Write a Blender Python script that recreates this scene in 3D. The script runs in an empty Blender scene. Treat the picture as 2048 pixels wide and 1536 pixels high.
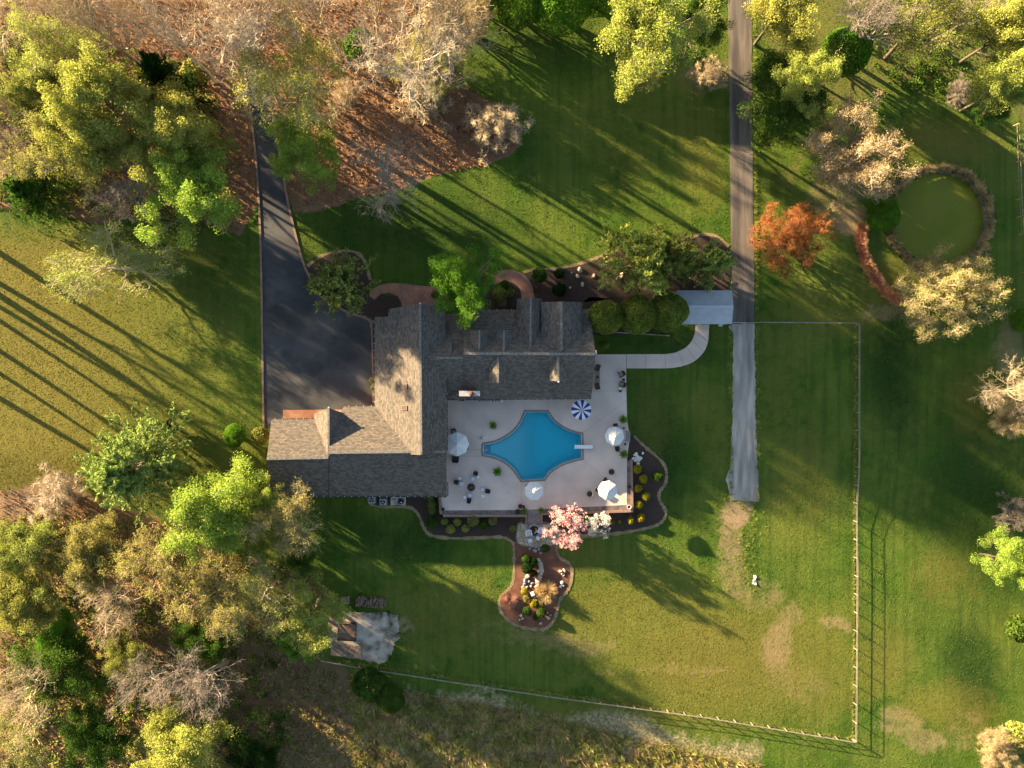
import bpy, math, random
import numpy as np
from mathutils import Vector
from mathutils.geometry import tessellate_polygon

# ------------------------------------------------------------------ camera, sky, sun
scene = bpy.context.scene
COL = scene.collection
H = 100.0            # camera height, m
S = 0.07             # metres per photograph pixel on the ground
NX, NY = 930.0, 768.0  # pixel straight below the camera
SUN_EL, SUN_AZ = 11.5, 32.0   # elevation; shadows run this many degrees below "right"
cam_d = bpy.data.cameras.new('camera')
cam_d.sensor_width = 36.0
cam_d.lens = 36.0 * H / (2048 * S)
cam_d.shift_x = (1024 - NX) / 2048
cam_d.clip_end = 5000
cam = bpy.data.objects.new('camera', cam_d)
cam.location = (0, 0, H)
COL.objects.link(cam)
scene.camera = cam

world = bpy.data.worlds.new('World')
scene.world = world
world.use_nodes = True
wn = world.node_tree
sky = wn.nodes.new('ShaderNodeTexSky')
sky.sky_type = 'NISHITA'
sky.sun_disc = False
sky.sun_elevation = math.radians(SUN_EL)
# direction towards the sun in world xy: left and up in the picture
sx, sy = -math.cos(math.radians(SUN_AZ)), math.sin(math.radians(SUN_AZ))
sky.sun_rotation = math.atan2(sx, sy)
wn.links.new(sky.outputs[0], wn.nodes['Background'].inputs[0])
wn.nodes['Background'].inputs[1].default_value = 0.05
sun_d = bpy.data.lights.new('sun', 'SUN')
sun_d.energy = 5.0
sun_d.angle = math.radians(0.6)
sun_d.color = (1.0, 0.77, 0.46)
sun = bpy.data.objects.new('sun', sun_d)
sv = Vector((sx * math.cos(math.radians(SUN_EL)), sy * math.cos(math.radians(SUN_EL)), math.sin(math.radians(SUN_EL))))
sun.rotation_euler = sv.to_track_quat('Z', 'Y').to_euler()
sun.location = sv * 300
COL.objects.link(sun)
vs = scene.view_settings
vs.view_transform = 'Standard'
vs.look = 'None'
vs.gamma = 1.0
vs.use_curve_mapping = False
vs.exposure = 2.9
cy = scene.cycles
cy.max_bounces = 5
cy.diffuse_bounces = 3
cy.glossy_bounces = 2
cy.transmission_bounces = 3
cy.transparent_max_bounces = 8
cy.caustics_reflective = False
cy.caustics_refractive = False

# ------------------------------------------------------------------ helpers
def vnoise(X, Y, cell, seed):
    """smooth lattice noise, about -1..1"""
    r = np.random.default_rng(seed).uniform(-1, 1, (257, 257))
    x, y = np.asarray(X) / cell + 1000.3, np.asarray(Y) / cell + 1000.7
    i, j = np.floor(x).astype(int), np.floor(y).astype(int)
    u, v = x - i, y - j
    u, v = u * u * (3 - 2 * u), v * v * (3 - 2 * v)
    i, j = i % 256, j % 256
    return (r[i, j] * (1 - u) + r[i + 1, j] * u) * (1 - v) + (r[i, j + 1] * (1 - u) + r[i + 1, j + 1] * u) * v
rnd = random.Random(7)

def ss(a, b, x):
    t = np.clip((np.asarray(x, float) - a) / (b - a), 0, 1)
    return t * t * (3 - 2 * t)

def gpx(py):
    """ground height as a function of the picture row: a bank south of the house"""
    return -1.05 * ss(890, 1050, py)

def g(y):
    return float(gpx(768 - np.asarray(y) / S))

def W(px, py, z=0.0):
    k = S * (H - z) / H
    return Vector(((px - NX) * k, (NY - py) * k, z))

def G(px, py, dz=0.0):
    """point on the ground seen at this pixel"""
    z = float(gpx(py))
    for _ in range(2):
        p = W(px, py, z)
        z = g(p.y)
    p = W(px, py, z)
    p.z += dz
    return p

def tag(o, label, cat, group=None, kind=None):
    o['label'] = label
    if cat: o['category'] = cat
    if group: o['group'] = group
    if kind: o['kind'] = kind
    return o

def empty(name, loc=(0, 0, 0), rz=0.0):
    o = bpy.data.objects.new(name, None)
    o.location = loc
    o.rotation_euler = (0, 0, rz)
    o.empty_display_size = 0.3
    COL.objects.link(o)
    return o

def link(name, me, parent=None):
    o = bpy.data.objects.new(name, me)
    COL.objects.link(o)
    if parent is not None: o.parent = parent
    return o

def struct(o):
    o['kind'] = 'structure'
    return o

def copy_tree(o, parent=None):
    c = o.copy()
    COL.objects.link(c)
    c.parent = parent
    for ch in o.children:
        copy_tree(ch, c)
    return c

class MB:
    """collects faces; build() links one mesh object"""
    def __init__(self):
        self.v, self.f, self.uv, self.fuv = [], [], None, []
    def add(self, vs, fs):
        n = len(self.v)
        self.v += [tuple(p) for p in vs]
        self.f += [tuple(i + n for i in f) for f in fs]
        return self
    def box(self, cx, cy, cz, sx, sy, sz, rz=0.0, taper=1.0):
        c, s = math.cos(rz), math.sin(rz)
        vs = []
        for k, zz in ((1, -sz / 2), (taper, sz / 2)):
            for (a, b) in ((-1, -1), (1, -1), (1, 1), (-1, 1)):
                x, y = a * sx / 2 * k, b * sy / 2 * k
                vs.append((cx + x * c - y * s, cy + x * s + y * c, cz + zz))
        return self.add(vs, [(3, 2, 1, 0), (4, 5, 6, 7), (0, 1, 5, 4), (1, 2, 6, 5), (2, 3, 7, 6), (3, 0, 4, 7)])
    def bar(self, p0, p1, w, h):
        """rectangular bar between two points, h measured upwards"""
        p0, p1 = Vector(p0), Vector(p1)
        d = (p1 - p0).normalized()
        side = d.cross(Vector((0, 0, 1)))
        if side.length < 1e-4: side = Vector((1, 0, 0))
        side.normalize()
        up = side.cross(d)
        vs = []
        for p in (p0, p1):
            for (a, b) in ((-1, -1), (1, -1), (1, 1), (-1, 1)):
                vs.append(p + side * a * w / 2 + up * b * h / 2)
        return self.add(vs, [(0, 1, 2, 3), (7, 6, 5, 4), (0, 4, 5, 1), (1, 5, 6, 2), (2, 6, 7, 3), (3, 7, 4, 0)])
    def lathe(self, prof, n=16, c=(0, 0, 0), cap=True):
        vs, fs = [], []
        for (r, z) in prof:
            for i in range(n):
                a = 2 * math.pi * i / n
                vs.append((c[0] + r * math.cos(a), c[1] + r * math.sin(a), c[2] + z))
        for k in range(len(prof) - 1):
            for i in range(n):
                j = (i + 1) % n
                fs.append((k * n + i, k * n + j, (k + 1) * n + j, (k + 1) * n + i))
        if cap:
            fs.append(tuple(reversed(range(n))))
            fs.append(tuple((len(prof) - 1) * n + i for i in range(n)))
        return self.add(vs, fs)
    def tube(self, pts, r, n=6):
        pts = [Vector(p) for p in pts]
        rr = r if isinstance(r, (list, tuple)) else [r] * len(pts)
        vs, fs = [], []
        for i, p in enumerate(pts):
            d = (pts[min(i + 1, len(pts) - 1)] - pts[max(i - 1, 0)]).normalized()
            a = d.cross(Vector((0.3, 0.1, 0.95)))
            if a.length < 1e-3: a = d.cross(Vector((1, 0, 0)))
            a.normalize()
            b = d.cross(a)
            for k in range(n):
                t = 2 * math.pi * k / n
                vs.append(p + (a * math.cos(t) + b * math.sin(t)) * rr[i])
        for i in range(len(pts) - 1):
            for k in range(n):
                j = (k + 1) % n
                fs.append((i * n + k, i * n + j, (i + 1) * n + j, (i + 1) * n + k))
        fs.append(tuple(range(n)))
        fs.append(tuple((len(pts) - 1) * n + k for k in reversed(range(n))))
        return self.add(vs, fs)
    def prism(self, poly, z0, z1, holes=()):
        """vertical prism on an xy polygon; z0/z1 numbers or functions of (x, y)"""
        f0 = z0 if callable(z0) else (lambda x, y: z0)
        f1 = z1 if callable(z1) else (lambda x, y: z1)
        loops = [list(poly)] + [list(h) for h in holes]
        flat = [p for l in loops for p in l]
        tris = tessellate_polygon([[Vector((p[0], p[1], 0)) for p in l] for l in loops])
        n = len(flat)
        vs = [(p[0], p[1], f1(p[0], p[1])) for p in flat] + [(p[0], p[1], f0(p[0], p[1])) for p in flat]
        fs = []
        for t in tris:
            a, b, c = (flat[i] for i in t)
            cr = (b[0] - a[0]) * (c[1] - a[1]) - (b[1] - a[1]) * (c[0] - a[0])
            t = t if cr > 0 else (t[0], t[2], t[1])
            fs.append(tuple(t))
            fs.append((t[2] + n, t[1] + n, t[0] + n))
        o = 0
        for l in loops:
            m = len(l)
            for i in range(m):
                j = (i + 1) % m
                fs.append((o + i, o + j, o + j + n, o + i + n))
            o += m
        return self.add(vs, fs)
    def mesh(self, name, mat=None, smooth=False):
        me = bpy.data.meshes.new(name)
        me.from_pydata(self.v, [], self.f)
        if mat is not None: me.materials.append(mat)
        if smooth:
            me.polygons.foreach_set('use_smooth', [True] * len(me.polygons))
        me.update()
        return me
    def build(self, name, mat=None, parent=None, smooth=False, fix=True):
        me = self.mesh(name, mat, smooth)
        if fix:
            import bmesh
            bm = bmesh.new(); bm.from_mesh(me)
            bmesh.ops.recalc_face_normals(bm, faces=bm.faces)
            bm.to_mesh(me); bm.free()
        return link(name, me, parent)

def npmesh(name, v, faces, mat=None, smooth=False):
    """mesh from numpy arrays, all faces with the same number of corners"""
    v = np.asarray(v, np.float32); faces = np.asarray(faces, np.int32)
    me = bpy.data.meshes.new(name)
    k = faces.shape[1]
    me.vertices.add(len(v)); me.vertices.foreach_set('co', v.ravel())
    me.loops.add(faces.size); me.loops.foreach_set('vertex_index', faces.ravel())
    me.polygons.add(len(faces))
    me.polygons.foreach_set('loop_start', np.arange(0, faces.size, k, dtype=np.int32))
    if smooth: me.polygons.foreach_set('use_smooth', np.ones(len(faces), bool))
    if mat is not None: me.materials.append(mat)
    me.update(calc_edges=True)
    me.validate()
    return me

def smooth_closed(pts, n=6):
    """Catmull-Rom through a closed list of points"""
    out = []
    m = len(pts)
    for i in range(m):
        p0, p1, p2, p3 = (np.array(pts[(i + k) % m], float) for k in (-1, 0, 1, 2))
        for j in range(n):
            t = j / n
            out.append(tuple(0.5 * ((2 * p1) + (-p0 + p2) * t + (2 * p0 - 5 * p1 + 4 * p2 - p3) * t * t + (-p0 + 3 * p1 - 3 * p2 + p3) * t ** 3)))
    return out

def smooth_open(pts, n=8):
    out = []
    P = [pts[0]] + list(pts) + [pts[-1]]
    for i in range(1, len(P) - 2):
        p0, p1, p2, p3 = (np.array(P[i + k], float) for k in (-1, 0, 1, 2))
        for j in range(n):
            t = j / n
            out.append(tuple(0.5 * ((2 * p1) + (-p0 + p2) * t + (2 * p0 - 5 * p1 + 4 * p2 - p3) * t * t + (-p0 + 3 * p1 - 3 * p2 + p3) * t ** 3)))
    out.append(tuple(pts[-1]))
    return out

def area2(poly):
    return sum(poly[i][0] * poly[(i + 1) % len(poly)][1] - poly[(i + 1) % len(poly)][0] * poly[i][1] for i in range(len(poly)))

def inset(poly, d):
    """offset a simple polygon inwards by d"""
    pts = [Vector((p[0], p[1])) for p in poly]
    if area2(poly) < 0: pts.reverse()
    out = []
    n = len(pts)
    for i in range(n):
        a, b, c = pts[i - 1], pts[i], pts[(i + 1) % n]
        e1, e2 = (b - a), (c - b)
        if e1.length < 1e-6 or e2.length < 1e-6:
            continue
        e1.normalize(); e2.normalize()
        n1, n2 = Vector((-e1.y, e1.x)), Vector((-e2.y, e2.x))
        m = (n1 + n2)
        if m.length < 1e-3: m = n1.copy()
        m.normalize()
        k = d / max(0.35, m.dot(n1))
        out.append((b.x + m.x * k, b.y + m.y * k))
    return out

def inside(poly, X, Y):
    X = np.asarray(X, float); Y = np.asarray(Y, float)
    r = np.zeros(X.shape, bool)
    n = len(poly)
    for i in range(n):
        x1, y1 = poly[i]; x2, y2 = poly[(i + 1) % n]
        if y1 == y2: continue
        c = ((y1 > Y) != (y2 > Y)) & (X < (x2 - x1) * (Y - y1) / (y2 - y1) + x1)
        r ^= c
    return r

def sdf(poly, X, Y):
    """signed distance, negative inside"""
    X = np.asarray(X, float); Y = np.asarray(Y, float)
    d = np.full(X.shape, 1e9)
    n = len(poly)
    for i in range(n):
        x1, y1 = poly[i]; x2, y2 = poly[(i + 1) % n]
        ex, ey = x2 - x1, y2 - y1
        L = ex * ex + ey * ey + 1e-9
        t = np.clip(((X - x1) * ex + (Y - y1) * ey) / L, 0, 1)
        d = np.minimum(d, (X - x1 - t * ex) ** 2 + (Y - y1 - t * ey) ** 2)
    d = np.sqrt(d)
    return np.where(inside(poly, X, Y), -d, d)

# ------------------------------------------------------------------ materials
def new_mat(name):
    m = bpy.data.materials.new(name)
    m.use_nodes = True
    nt = m.node_tree
    return m, nt, nt.nodes['Principled BSDF']

def N(nt, typ, **kw):
    n = nt.nodes.new(typ)
    for k, v in kw.items(): setattr(n, k, v)
    return n

def noise(nt, vec, scale, detail=4, rough=0.55, dist=0.0):
    n = N(nt, 'ShaderNodeTexNoise')
    n.inputs['Scale'].default_value = scale
    n.inputs['Detail'].default_value = detail
    n.inputs['Roughness'].default_value = rough
    n.inputs['Distortion'].default_value = dist
    if vec is not None: nt.links.new(vec, n.inputs['Vector'])
    return n.outputs['Fac']

def ramp(nt, fac, a, b):
    n = N(nt, 'ShaderNodeMapRange')
    n.inputs[1].default_value = a; n.inputs[2].default_value = b
    nt.links.new(fac, n.inputs[0])
    return n.outputs[0]

def mixc(nt, fac, a, b, mode='MIX'):
    n = N(nt, 'ShaderNodeMix', data_type='RGBA', blend_type=mode)
    for sock, val in ((n.inputs[0], fac), (n.inputs[6], a), (n.inputs[7], b)):
        if hasattr(val, 'is_linked') or hasattr(val, 'links'): nt.links.new(val, sock)
        elif isinstance(val, (int, float)): sock.default_value = val
        else: sock.default_value = (*val, 1)
    return n.outputs[2]

def mth(nt, op, a, b=0.0):
    n = N(nt, 'ShaderNodeMath', operation=op)
    for sock, val in ((n.inputs[0], a), (n.inputs[1], b)):
        if hasattr(val, 'links'): nt.links.new(val, sock)
        else: sock.default_value = val
    return n.outputs[0]

def bump(nt, bsdf, h, dist, strength=1.0):
    n = N(nt, 'ShaderNodeBump')
    n.inputs['Strength'].default_value = strength
    n.inputs['Distance'].default_value = dist
    nt.links.new(h, n.inputs['Height'])
    nt.links.new(n.outputs[0], bsdf.inputs['Normal'])

MATS = {}
def surf(name, c1, c2=None, scale=3.0, rough=0.85, c3=None, scale3=0.6, bmp=0.0, bscale=25.0, metal=0.0, coord='pos', rand=0.0, spec=0.3, lo=0.38, hi=0.62, stretch=None):
    """plain procedural surface: two or three colours mixed by noise, optional relief"""
    m, nt, b = new_mat(name)
    if coord == 'pos':
        vec = N(nt, 'ShaderNodeNewGeometry').outputs['Position']
    else:
        vec = N(nt, 'ShaderNodeTexCoord').outputs['Object']
    if stretch:
        mp = N(nt, 'ShaderNodeMapping'); mp.inputs['Scale'].default_value = stretch
        nt.links.new(vec, mp.inputs[0]); vec = mp.outputs[0]
    if c2 is None: c2 = tuple(x * 0.8 for x in c1)
    col = mixc(nt, ramp(nt, noise(nt, vec, scale, 5), lo, hi), c1, c2)
    if c3 is not None:
        col = mixc(nt, ramp(nt, noise(nt, vec, scale3, 4), 0.42, 0.68), col, c3)
    if rand:
        oi = N(nt, 'ShaderNodeObjectInfo').outputs['Random']
        hs = N(nt, 'ShaderNodeHueSaturation')
        nt.links.new(col, hs.inputs['Color'])
        nt.links.new(ramp_out(nt, oi, 1 - rand, 1 + rand), hs.inputs['Value'])
        col = hs.outputs[0]
    nt.links.new(col, b.inputs['Base Color'])
    b.inputs['Roughness'].default_value = rough
    b.inputs['Metallic'].default_value = metal
    b.inputs['Specular IOR Level'].default_value = spec
    if bmp: bump(nt, b, noise(nt, vec, bscale, 3), bmp)
    MATS[name] = m
    return m

def ramp_out(nt, fac, a, b):
    n = N(nt, 'ShaderNodeMapRange')
    n.inputs[3].default_value = a; n.inputs[4].default_value = b
    nt.links.new(fac, n.inputs[0])
    return n.outputs[0]

def leafmat(name, c, c2=None, trans=0.42, var=0.38):
    """leaf: diffuse plus translucency, every leaf its own tint"""
    m, nt, b = new_mat(name)
    nt.nodes.remove(b)
    out = nt.nodes['Material Output']
    geo = N(nt, 'ShaderNodeNewGeometry')
    if c2 is None: c2 = (c[0] * 0.6, c[1] * 0.72, c[2] * 0.6)
    col = mixc(nt, geo.outputs['Random Per Island'], c, c2)
    vec = N(nt, 'ShaderNodeTexCoord').outputs['Object']
    n2 = noise(nt, vec, 0.55, 3)
    oi = N(nt, 'ShaderNodeObjectInfo').outputs['Random']
    hs = N(nt, 'ShaderNodeHueSaturation')
    nt.links.new(col, hs.inputs['Color'])
    nt.links.new(ramp_out(nt, oi, 0.485, 0.515), hs.inputs['Hue'])
    nt.links.new(ramp_out(nt, ramp(nt, n2, 0.3, 0.7), 1 - var, 1 + var), hs.inputs['Value'])
    d = N(nt, 'ShaderNodeBsdfDiffuse'); t = N(nt, 'ShaderNodeBsdfTranslucent')
    nt.links.new(hs.outputs[0], d.inputs[0]); nt.links.new(hs.outputs[0], t.inputs[0])
    mx = N(nt, 'ShaderNodeMixShader'); mx.inputs[0].default_value = trans
    nt.links.new(d.outputs[0], mx.inputs[1]); nt.links.new(t.outputs[0], mx.inputs[2])
    nt.links.new(mx.outputs[0], out.inputs[0])
    MATS[name] = m
    return m

L_ = {
 'yellow_green': leafmat('leaf_yellow_green', (0.430, 0.430, 0.100)),
 'lime': leafmat('leaf_lime', (0.350, 0.440, 0.075)),
 'bright': leafmat('leaf_bright_green', (0.145, 0.285, 0.028)),
 'olive': leafmat('leaf_olive', (0.320, 0.320, 0.080)),
 'gold': leafmat('leaf_gold', (0.360, 0.300, 0.090)),
 'dark': leafmat('leaf_dark_green', (0.030, 0.065, 0.014)),
 'mid': leafmat('leaf_mid_green', (0.085, 0.150, 0.024)),
 'conifer': leafmat('leaf_conifer', (0.350, 0.390, 0.100), (0.170, 0.240, 0.055), 0.15),
 'cypress': leafmat('leaf_cypress', (0.340, 0.330, 0.080), (0.090, 0.135, 0.030), 0.15),
 'cream': leafmat('leaf_cream', (0.360, 0.320, 0.110), (0.20, 0.21, 0.05)),
 'pink': leafmat('petal_pink', (0.70, 0.32, 0.34), (0.74, 0.52, 0.48), 0.3, 0.15),
 'white': leafmat('petal_white', (0.72, 0.68, 0.62), (0.62, 0.60, 0.55), 0.3, 0.1),
 'orange': leafmat('leaf_rust_orange', (0.380, 0.160, 0.050), (0.24, 0.095, 0.028)),
 'tan': leafmat('bud_tan', (0.430, 0.350, 0.170), (0.30, 0.235, 0.10)),
 'holly': leafmat('leaf_holly', (0.300, 0.360, 0.060), (0.100, 0.160, 0.028)),
 'yellow': leafmat('leaf_golden_shrub', (0.420, 0.320, 0.022), (0.27, 0.24, 0.02), 0.25, 0.2),
 'straw': leafmat('blade_straw', (0.520, 0.400, 0.200), (0.38, 0.27, 0.12)),
 'rose': leafmat('blade_dry_pink', (0.480, 0.290, 0.200), (0.33, 0.18, 0.11)),
 'rust': leafmat('leaf_fallen', (0.320, 0.180, 0.090), (0.18, 0.098, 0.05), 0.1),
 'russet': leafmat('blade_russet', (0.560, 0.300, 0.170), (0.42, 0.20, 0.10), 0.2),
}
B_ = {
 'pale': surf('bark_pale', (0.52, 0.43, 0.31), (0.38, 0.30, 0.21), 2.0, coord='obj', rand=0.15),
 'grey': surf('bark_grey', (0.27, 0.225, 0.18), (0.17, 0.135, 0.105), 2.0, coord='obj', rand=0.15),
 'dark': surf('bark_dark', (0.10, 0.075, 0.055), (0.06, 0.045, 0.035), 2.0, coord='obj', rand=0.15),
 'tan': surf('bark_tan', (0.46, 0.365, 0.235), (0.32, 0.245, 0.15), 2.0, coord='obj', rand=0.15),
 'russet': surf('bark_russet', (0.30, 0.13, 0.055), (0.19, 0.08, 0.035), 2.0, coord='obj', rand=0.1),
}

# ------------------------------------------------------------------ surfaces of the setting
M_asphalt = surf('asphalt', (0.024, 0.025, 0.028), (0.040, 0.040, 0.042), 0.35, 0.8, (0.078, 0.076, 0.076), 0.16, 0.006, 60)
M_asphalt_old = surf('asphalt_worn', (0.120, 0.098, 0.082), (0.175, 0.145, 0.120), 0.9, 0.9, (0.065, 0.056, 0.05), 0.5, 0.006, 60, stretch=(1.6, .16, 1))
M_lane = surf('lane_concrete', (0.33, 0.28, 0.235), (0.44, 0.38, 0.315), 1.0, 0.9, (0.20, 0.175, 0.155), 0.6, 0.006, 50, stretch=(1.5, .2, 1))
M_deck = surf('deck_concrete', (0.630, 0.485, 0.400), (0.585, 0.450, 0.370), 0.5, 0.8, (0.490, 0.375, 0.310), 0.22, 0.002, 40, rand=0.03)
M_joint = surf('deck_base_concrete', (0.24, 0.20, 0.18), None, 3)
M_coping = surf('pool_coping_stone', (0.20, 0.145, 0.120), (0.26, 0.19, 0.155), 4, 0.8, bmp=0.004, bscale=20)
M_shell = surf('pool_plaster', (0.42, 0.82, 0.88), (0.45, 0.84, 0.90), 1.5, 0.7)
M_mulch = surf('mulch_dark', (0.036, 0.024, 0.019), (0.062, 0.040, 0.031), 6, 0.95, (0.05, 0.03, 0.022), 0.8, 0.05, 14)
M_mulch_red = surf('mulch_red_brown', (0.135, 0.058, 0.034), (0.085, 0.038, 0.024), 5, 0.95, (0.17, 0.078, 0.045), 0.7, 0.05, 14)
M_edge = surf('bed_edging_dry', (0.30, 0.215, 0.125), (0.20, 0.135, 0.075), 4, 0.95, (0.15, 0.12, 0.05), 0.9, 0.03, 20)
M_kerb = surf('driveway_kerb', (0.26, 0.165, 0.115), (0.19, 0.115, 0.08), 3, 0.9, bmp=0.004, bscale=30)
M_apron = surf('apron_concrete_rust', (0.42, 0.20, 0.115), (0.35, 0.165, 0.095), 1.5, 0.9, bmp=0.003, bscale=40)
M_path = surf('brick_red_paving', (0.40, 0.185, 0.115), (0.30, 0.135, 0.085), 2.0, 0.9, (0.23, 0.12, 0.085), 0.7, 0.006, 30)
M_wallcap = surf('wall_brick', (0.28, 0.165, 0.125), (0.20, 0.12, 0.095), 4, 0.9, bmp=0.006, bscale=18)
M_strip = surf('planter_soil_stone', (0.165, 0.125, 0.11), (0.09, 0.072, 0.066), 3, 0.95, (0.22, 0.17, 0.15), 1.2, 0.04, 9)
M_flag = surf('flagstone', (0.36, 0.31, 0.195), (0.27, 0.23, 0.14), 1.2, 0.9, (0.42, 0.38, 0.29), 0.8, 0.01, 8, rand=0.18)
M_step = surf('step_stone', (0.24, 0.205, 0.18), (0.18, 0.15, 0.135), 3, 0.9, bmp=0.004, bscale=25, rand=0.08)
M_pad = surf('old_concrete_pad', (0.52, 0.44, 0.345), (0.40, 0.33, 0.25), 0.9, 0.9, (0.15, 0.10, 0.068), 0.75, 0.006, 20)
M_rock = surf('garden_rock', (0.46, 0.37, 0.29), (0.30, 0.235, 0.18), 2.5, 0.9, bmp=0.05, bscale=5, coord='obj', rand=0.25)
M_white_rock = surf('white_rock', (0.66, 0.60, 0.53), (0.5, 0.44, 0.38), 3, 0.9, bmp=0.03, bscale=6, coord='obj', rand=0.15)
M_grey_rock = surf('grey_rock', (0.28, 0.27, 0.27), (0.19, 0.18, 0.18), 3, 0.9, bmp=0.03, bscale=6, coord='obj', rand=0.2)

# ------------------------------------------------------------------ outlines (photograph pixels)
POOL = [(1048.5, 820), (1072, 820), (1097, 820), (1102, 828), (1108, 837), (1116, 844.5), (1127, 852), (1139, 858), (1152, 862.5), (1166.6, 865.5),
        (1167.3, 892), (1167.6, 919.6), (1154, 922), (1143, 925.5), (1131, 929), (1120, 934), (1109, 940.5), (1100, 948), (1095, 955), (1090.5, 961.6),
        (1066, 963.3), (1041.6, 964.6), (1034, 954), (1026.5, 943), (1018, 934), (1009, 927), (1000.6, 922.6), (991, 918.5), (981, 915.7), (971, 914),
        (964.5, 912.5), (962.5, 909), (962.5, 899), (962.5, 888.5), (964.5, 885.6), (975, 884), (987, 881.6), (999, 877), (1010, 871), (1019, 865), (1026, 859), (1033.5, 850), (1039.7, 840.5), (1044, 830)]
ZD = 0.10   # top of the terrace slabs
def Wd(p, z=ZD): return tuple(W(p[0], p[1], z)[:2])
pool_w = [Wd(p) for p in POOL]
if area2(pool_w) < 0: pool_w.reverse()
pool_outer = pool_w                       # outside of the coping
pool_inner = inset(pool_w, 0.28)          # water's edge

DECK_OUT = [(872, 780), (1150, 780), (1150, 707.5), (1253, 707.5), (1253, 737), (1254.5, 840), (1257, 860), (1258.5, 865), (1258.5, 885), (1254, 920), (1255.5, 1022), (884, 1030), (872, 1030)]

def poly_w(px_pts, z=0.0): return [tuple(W(p[0], p[1], z)[:2]) for p in px_pts]
def poly_g(px_pts): return [tuple(G(p[0], p[1])[:2]) for p in px_pts]

# ------------------------------------------------------------------ ground sheet
def fields(X, Y):
    """what grows where: leaf litter, bare soil, dry turf, deep green turf with painted shade, rough meadow, pond bank"""
    PX, PY = NX + X / S, NY - Y / S
    pc = W(1877, 437)
    rp = np.hypot(X - pc.x, Y - pc.y)
    ax = np.sin(X * 0.31 + 1.3 * np.sin(Y * 0.23)) + np.sin(Y * 0.37 + 1.1 * np.sin(X * 0.19) + 2)
    rng = np.random.default_rng(3)
    wob = 8 * ax + rng.normal(0, 4, X.shape)
    # leaf litter of the woods
    LIT = [(-900, -900), (1000, -900), (985, 30), (955, 70), (925, 105), (905, 150), (945, 185), (1010, 220), (1035, 250), (1042, 285), (1020, 315), (975, 333),
           (905, 342), (850, 352), (790, 375), (700, 400), (625, 418), (585, 420), (560, 330), (540, 240), (510, 240), (516, 400), (480, 470), (400, 440), (300, 400), (200, 450), (90, 420), (0, 410), (-200, 330), (-900, 200)]
    lit = 1 - ss(-6, 8, sdf(LIT, PX + wob * 0.35, PY + wob * 0.35))
    LIT2 = [(-900, 985), (20, 975), (100, 940), (190, 1000), (300, 1030), (360, 1080), (560, 1130), (650, 1180), (665, 1240), (640, 1320), (700, 1345), (720, 1420), (770, 1480), (800, 1600), (800, 2600), (-900, 2600)]
    lit2 = 1 - ss(-10, 14, sdf(LIT2, PX + wob, PY + wob))
    LIT3 = [(1525, -900), (2040, -900), (3000, -900), (3000, 250), (2040, 240), (1960, 200), (1880, 180), (1750, 160), (1700, 250), (1620, 330), (1600, 400), (1560, 380), (1640, 250), (1600, 160), (1525, 120)]
    lit3 = 0.42 * (1 - ss(-14, 18, sdf(LIT3, PX + wob, PY + wob)))
    litter = np.clip(np.maximum(np.maximum(lit, lit2 * 0.62), lit3), 0, 1)
    # thin bare soil
    def blob(px, py, rx, ry, s, e=0.6):
        q = np.hypot((PX - px + wob) / rx, (PY - py + wob) / ry)
        return s * (1 - ss(e, 1.25, q))
    dirt = np.zeros_like(X)
    for b in [(1487, 1035, 38, 45, .8), (1475, 1090, 34, 50, .55), (1460, 1140, 40, 55, .42), (1520, 1190, 60, 40, .3), (1568, 1300, 42, 70, .5), (1590, 1245, 40, 40, .4), (1600, 1370, 60, 40, .28),
              (1690, 1262, 35, 16, .5), (1820, 1465, 50, 35, .45), (1870, 1500, 45, 30, .5), (1800, 1440, 30, 25, .4), (810, 1265, 26, 16, .6), (1000, 1270, 70, 28, .25), (1120, 1295, 130, 26, .35),
              (1700, 440, 40, 45, .7), (1660, 400, 50, 60, .45), (1770, 620, 70, 22, .45), (1880, 650, 60, 18, .35), (1450, 140, 40, 30, .4), (1380, 150, 40, 30, .35), (30, 1010, 90, 40, .75), (110, 990, 60, 55, .6), (1040, 1290, 40, 14, .3),
              (1545, 1195, 22, 14, .4), (1390, 1340, 90, 8, .4), (1250, 1345, 120, 6, .4), (2010, 690, 40, 60, .5), (1935, 1460, 40, 60, .3)]:
        dirt = np.maximum(dirt, blob(*b))
    # yellowed, drier turf
    dry = 0.95 * (1 - ss(30, 560, PX - 0.15 * (PY - 480))) * ss(420, 520, PY + 0 * PX) * (1 - ss(960, 1060, PY))
    for b in [(1450, 1330, 330, 150, .75), (1250, 1230, 260, 120, .55), (900, 1230, 150, 110, .35), (1150, 1120, 90, 50, .3), (1800, 560, 140, 70, .55), (1900, 290, 120, 60, .75), (1650, 620, 130, 60, .4), (1240, 250, 200, 90, .25),
              (1400, 300, 60, 140, .4), (1250, 330, 90, 70, .3), (1960, 800, 60, 120, .4), (1900, 1160, 80, 70, .35), (1560, 780, 60, 200, .3), (1600, 960, 80, 150, .35), (1300, 880, 50, 120, .25), (1420, 850, 40, 90, .35), (1760, 1330, 90, 90, .5), (1200, 1430, 400, 45, .5),
              (1900, 1420, 120, 60, .5)]:
        dry = np.maximum(dry, blob(*b, e=0.2))
    lush = np.zeros_like(X)  # deep green turf, with the shade on these lawns painted into its colour
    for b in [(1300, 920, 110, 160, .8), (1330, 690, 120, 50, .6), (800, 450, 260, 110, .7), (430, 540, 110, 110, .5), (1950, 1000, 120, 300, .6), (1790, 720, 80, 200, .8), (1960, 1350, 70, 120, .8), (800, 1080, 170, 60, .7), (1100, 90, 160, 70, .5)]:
        lush = np.maximum(lush, blob(*b, e=0.2))
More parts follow.
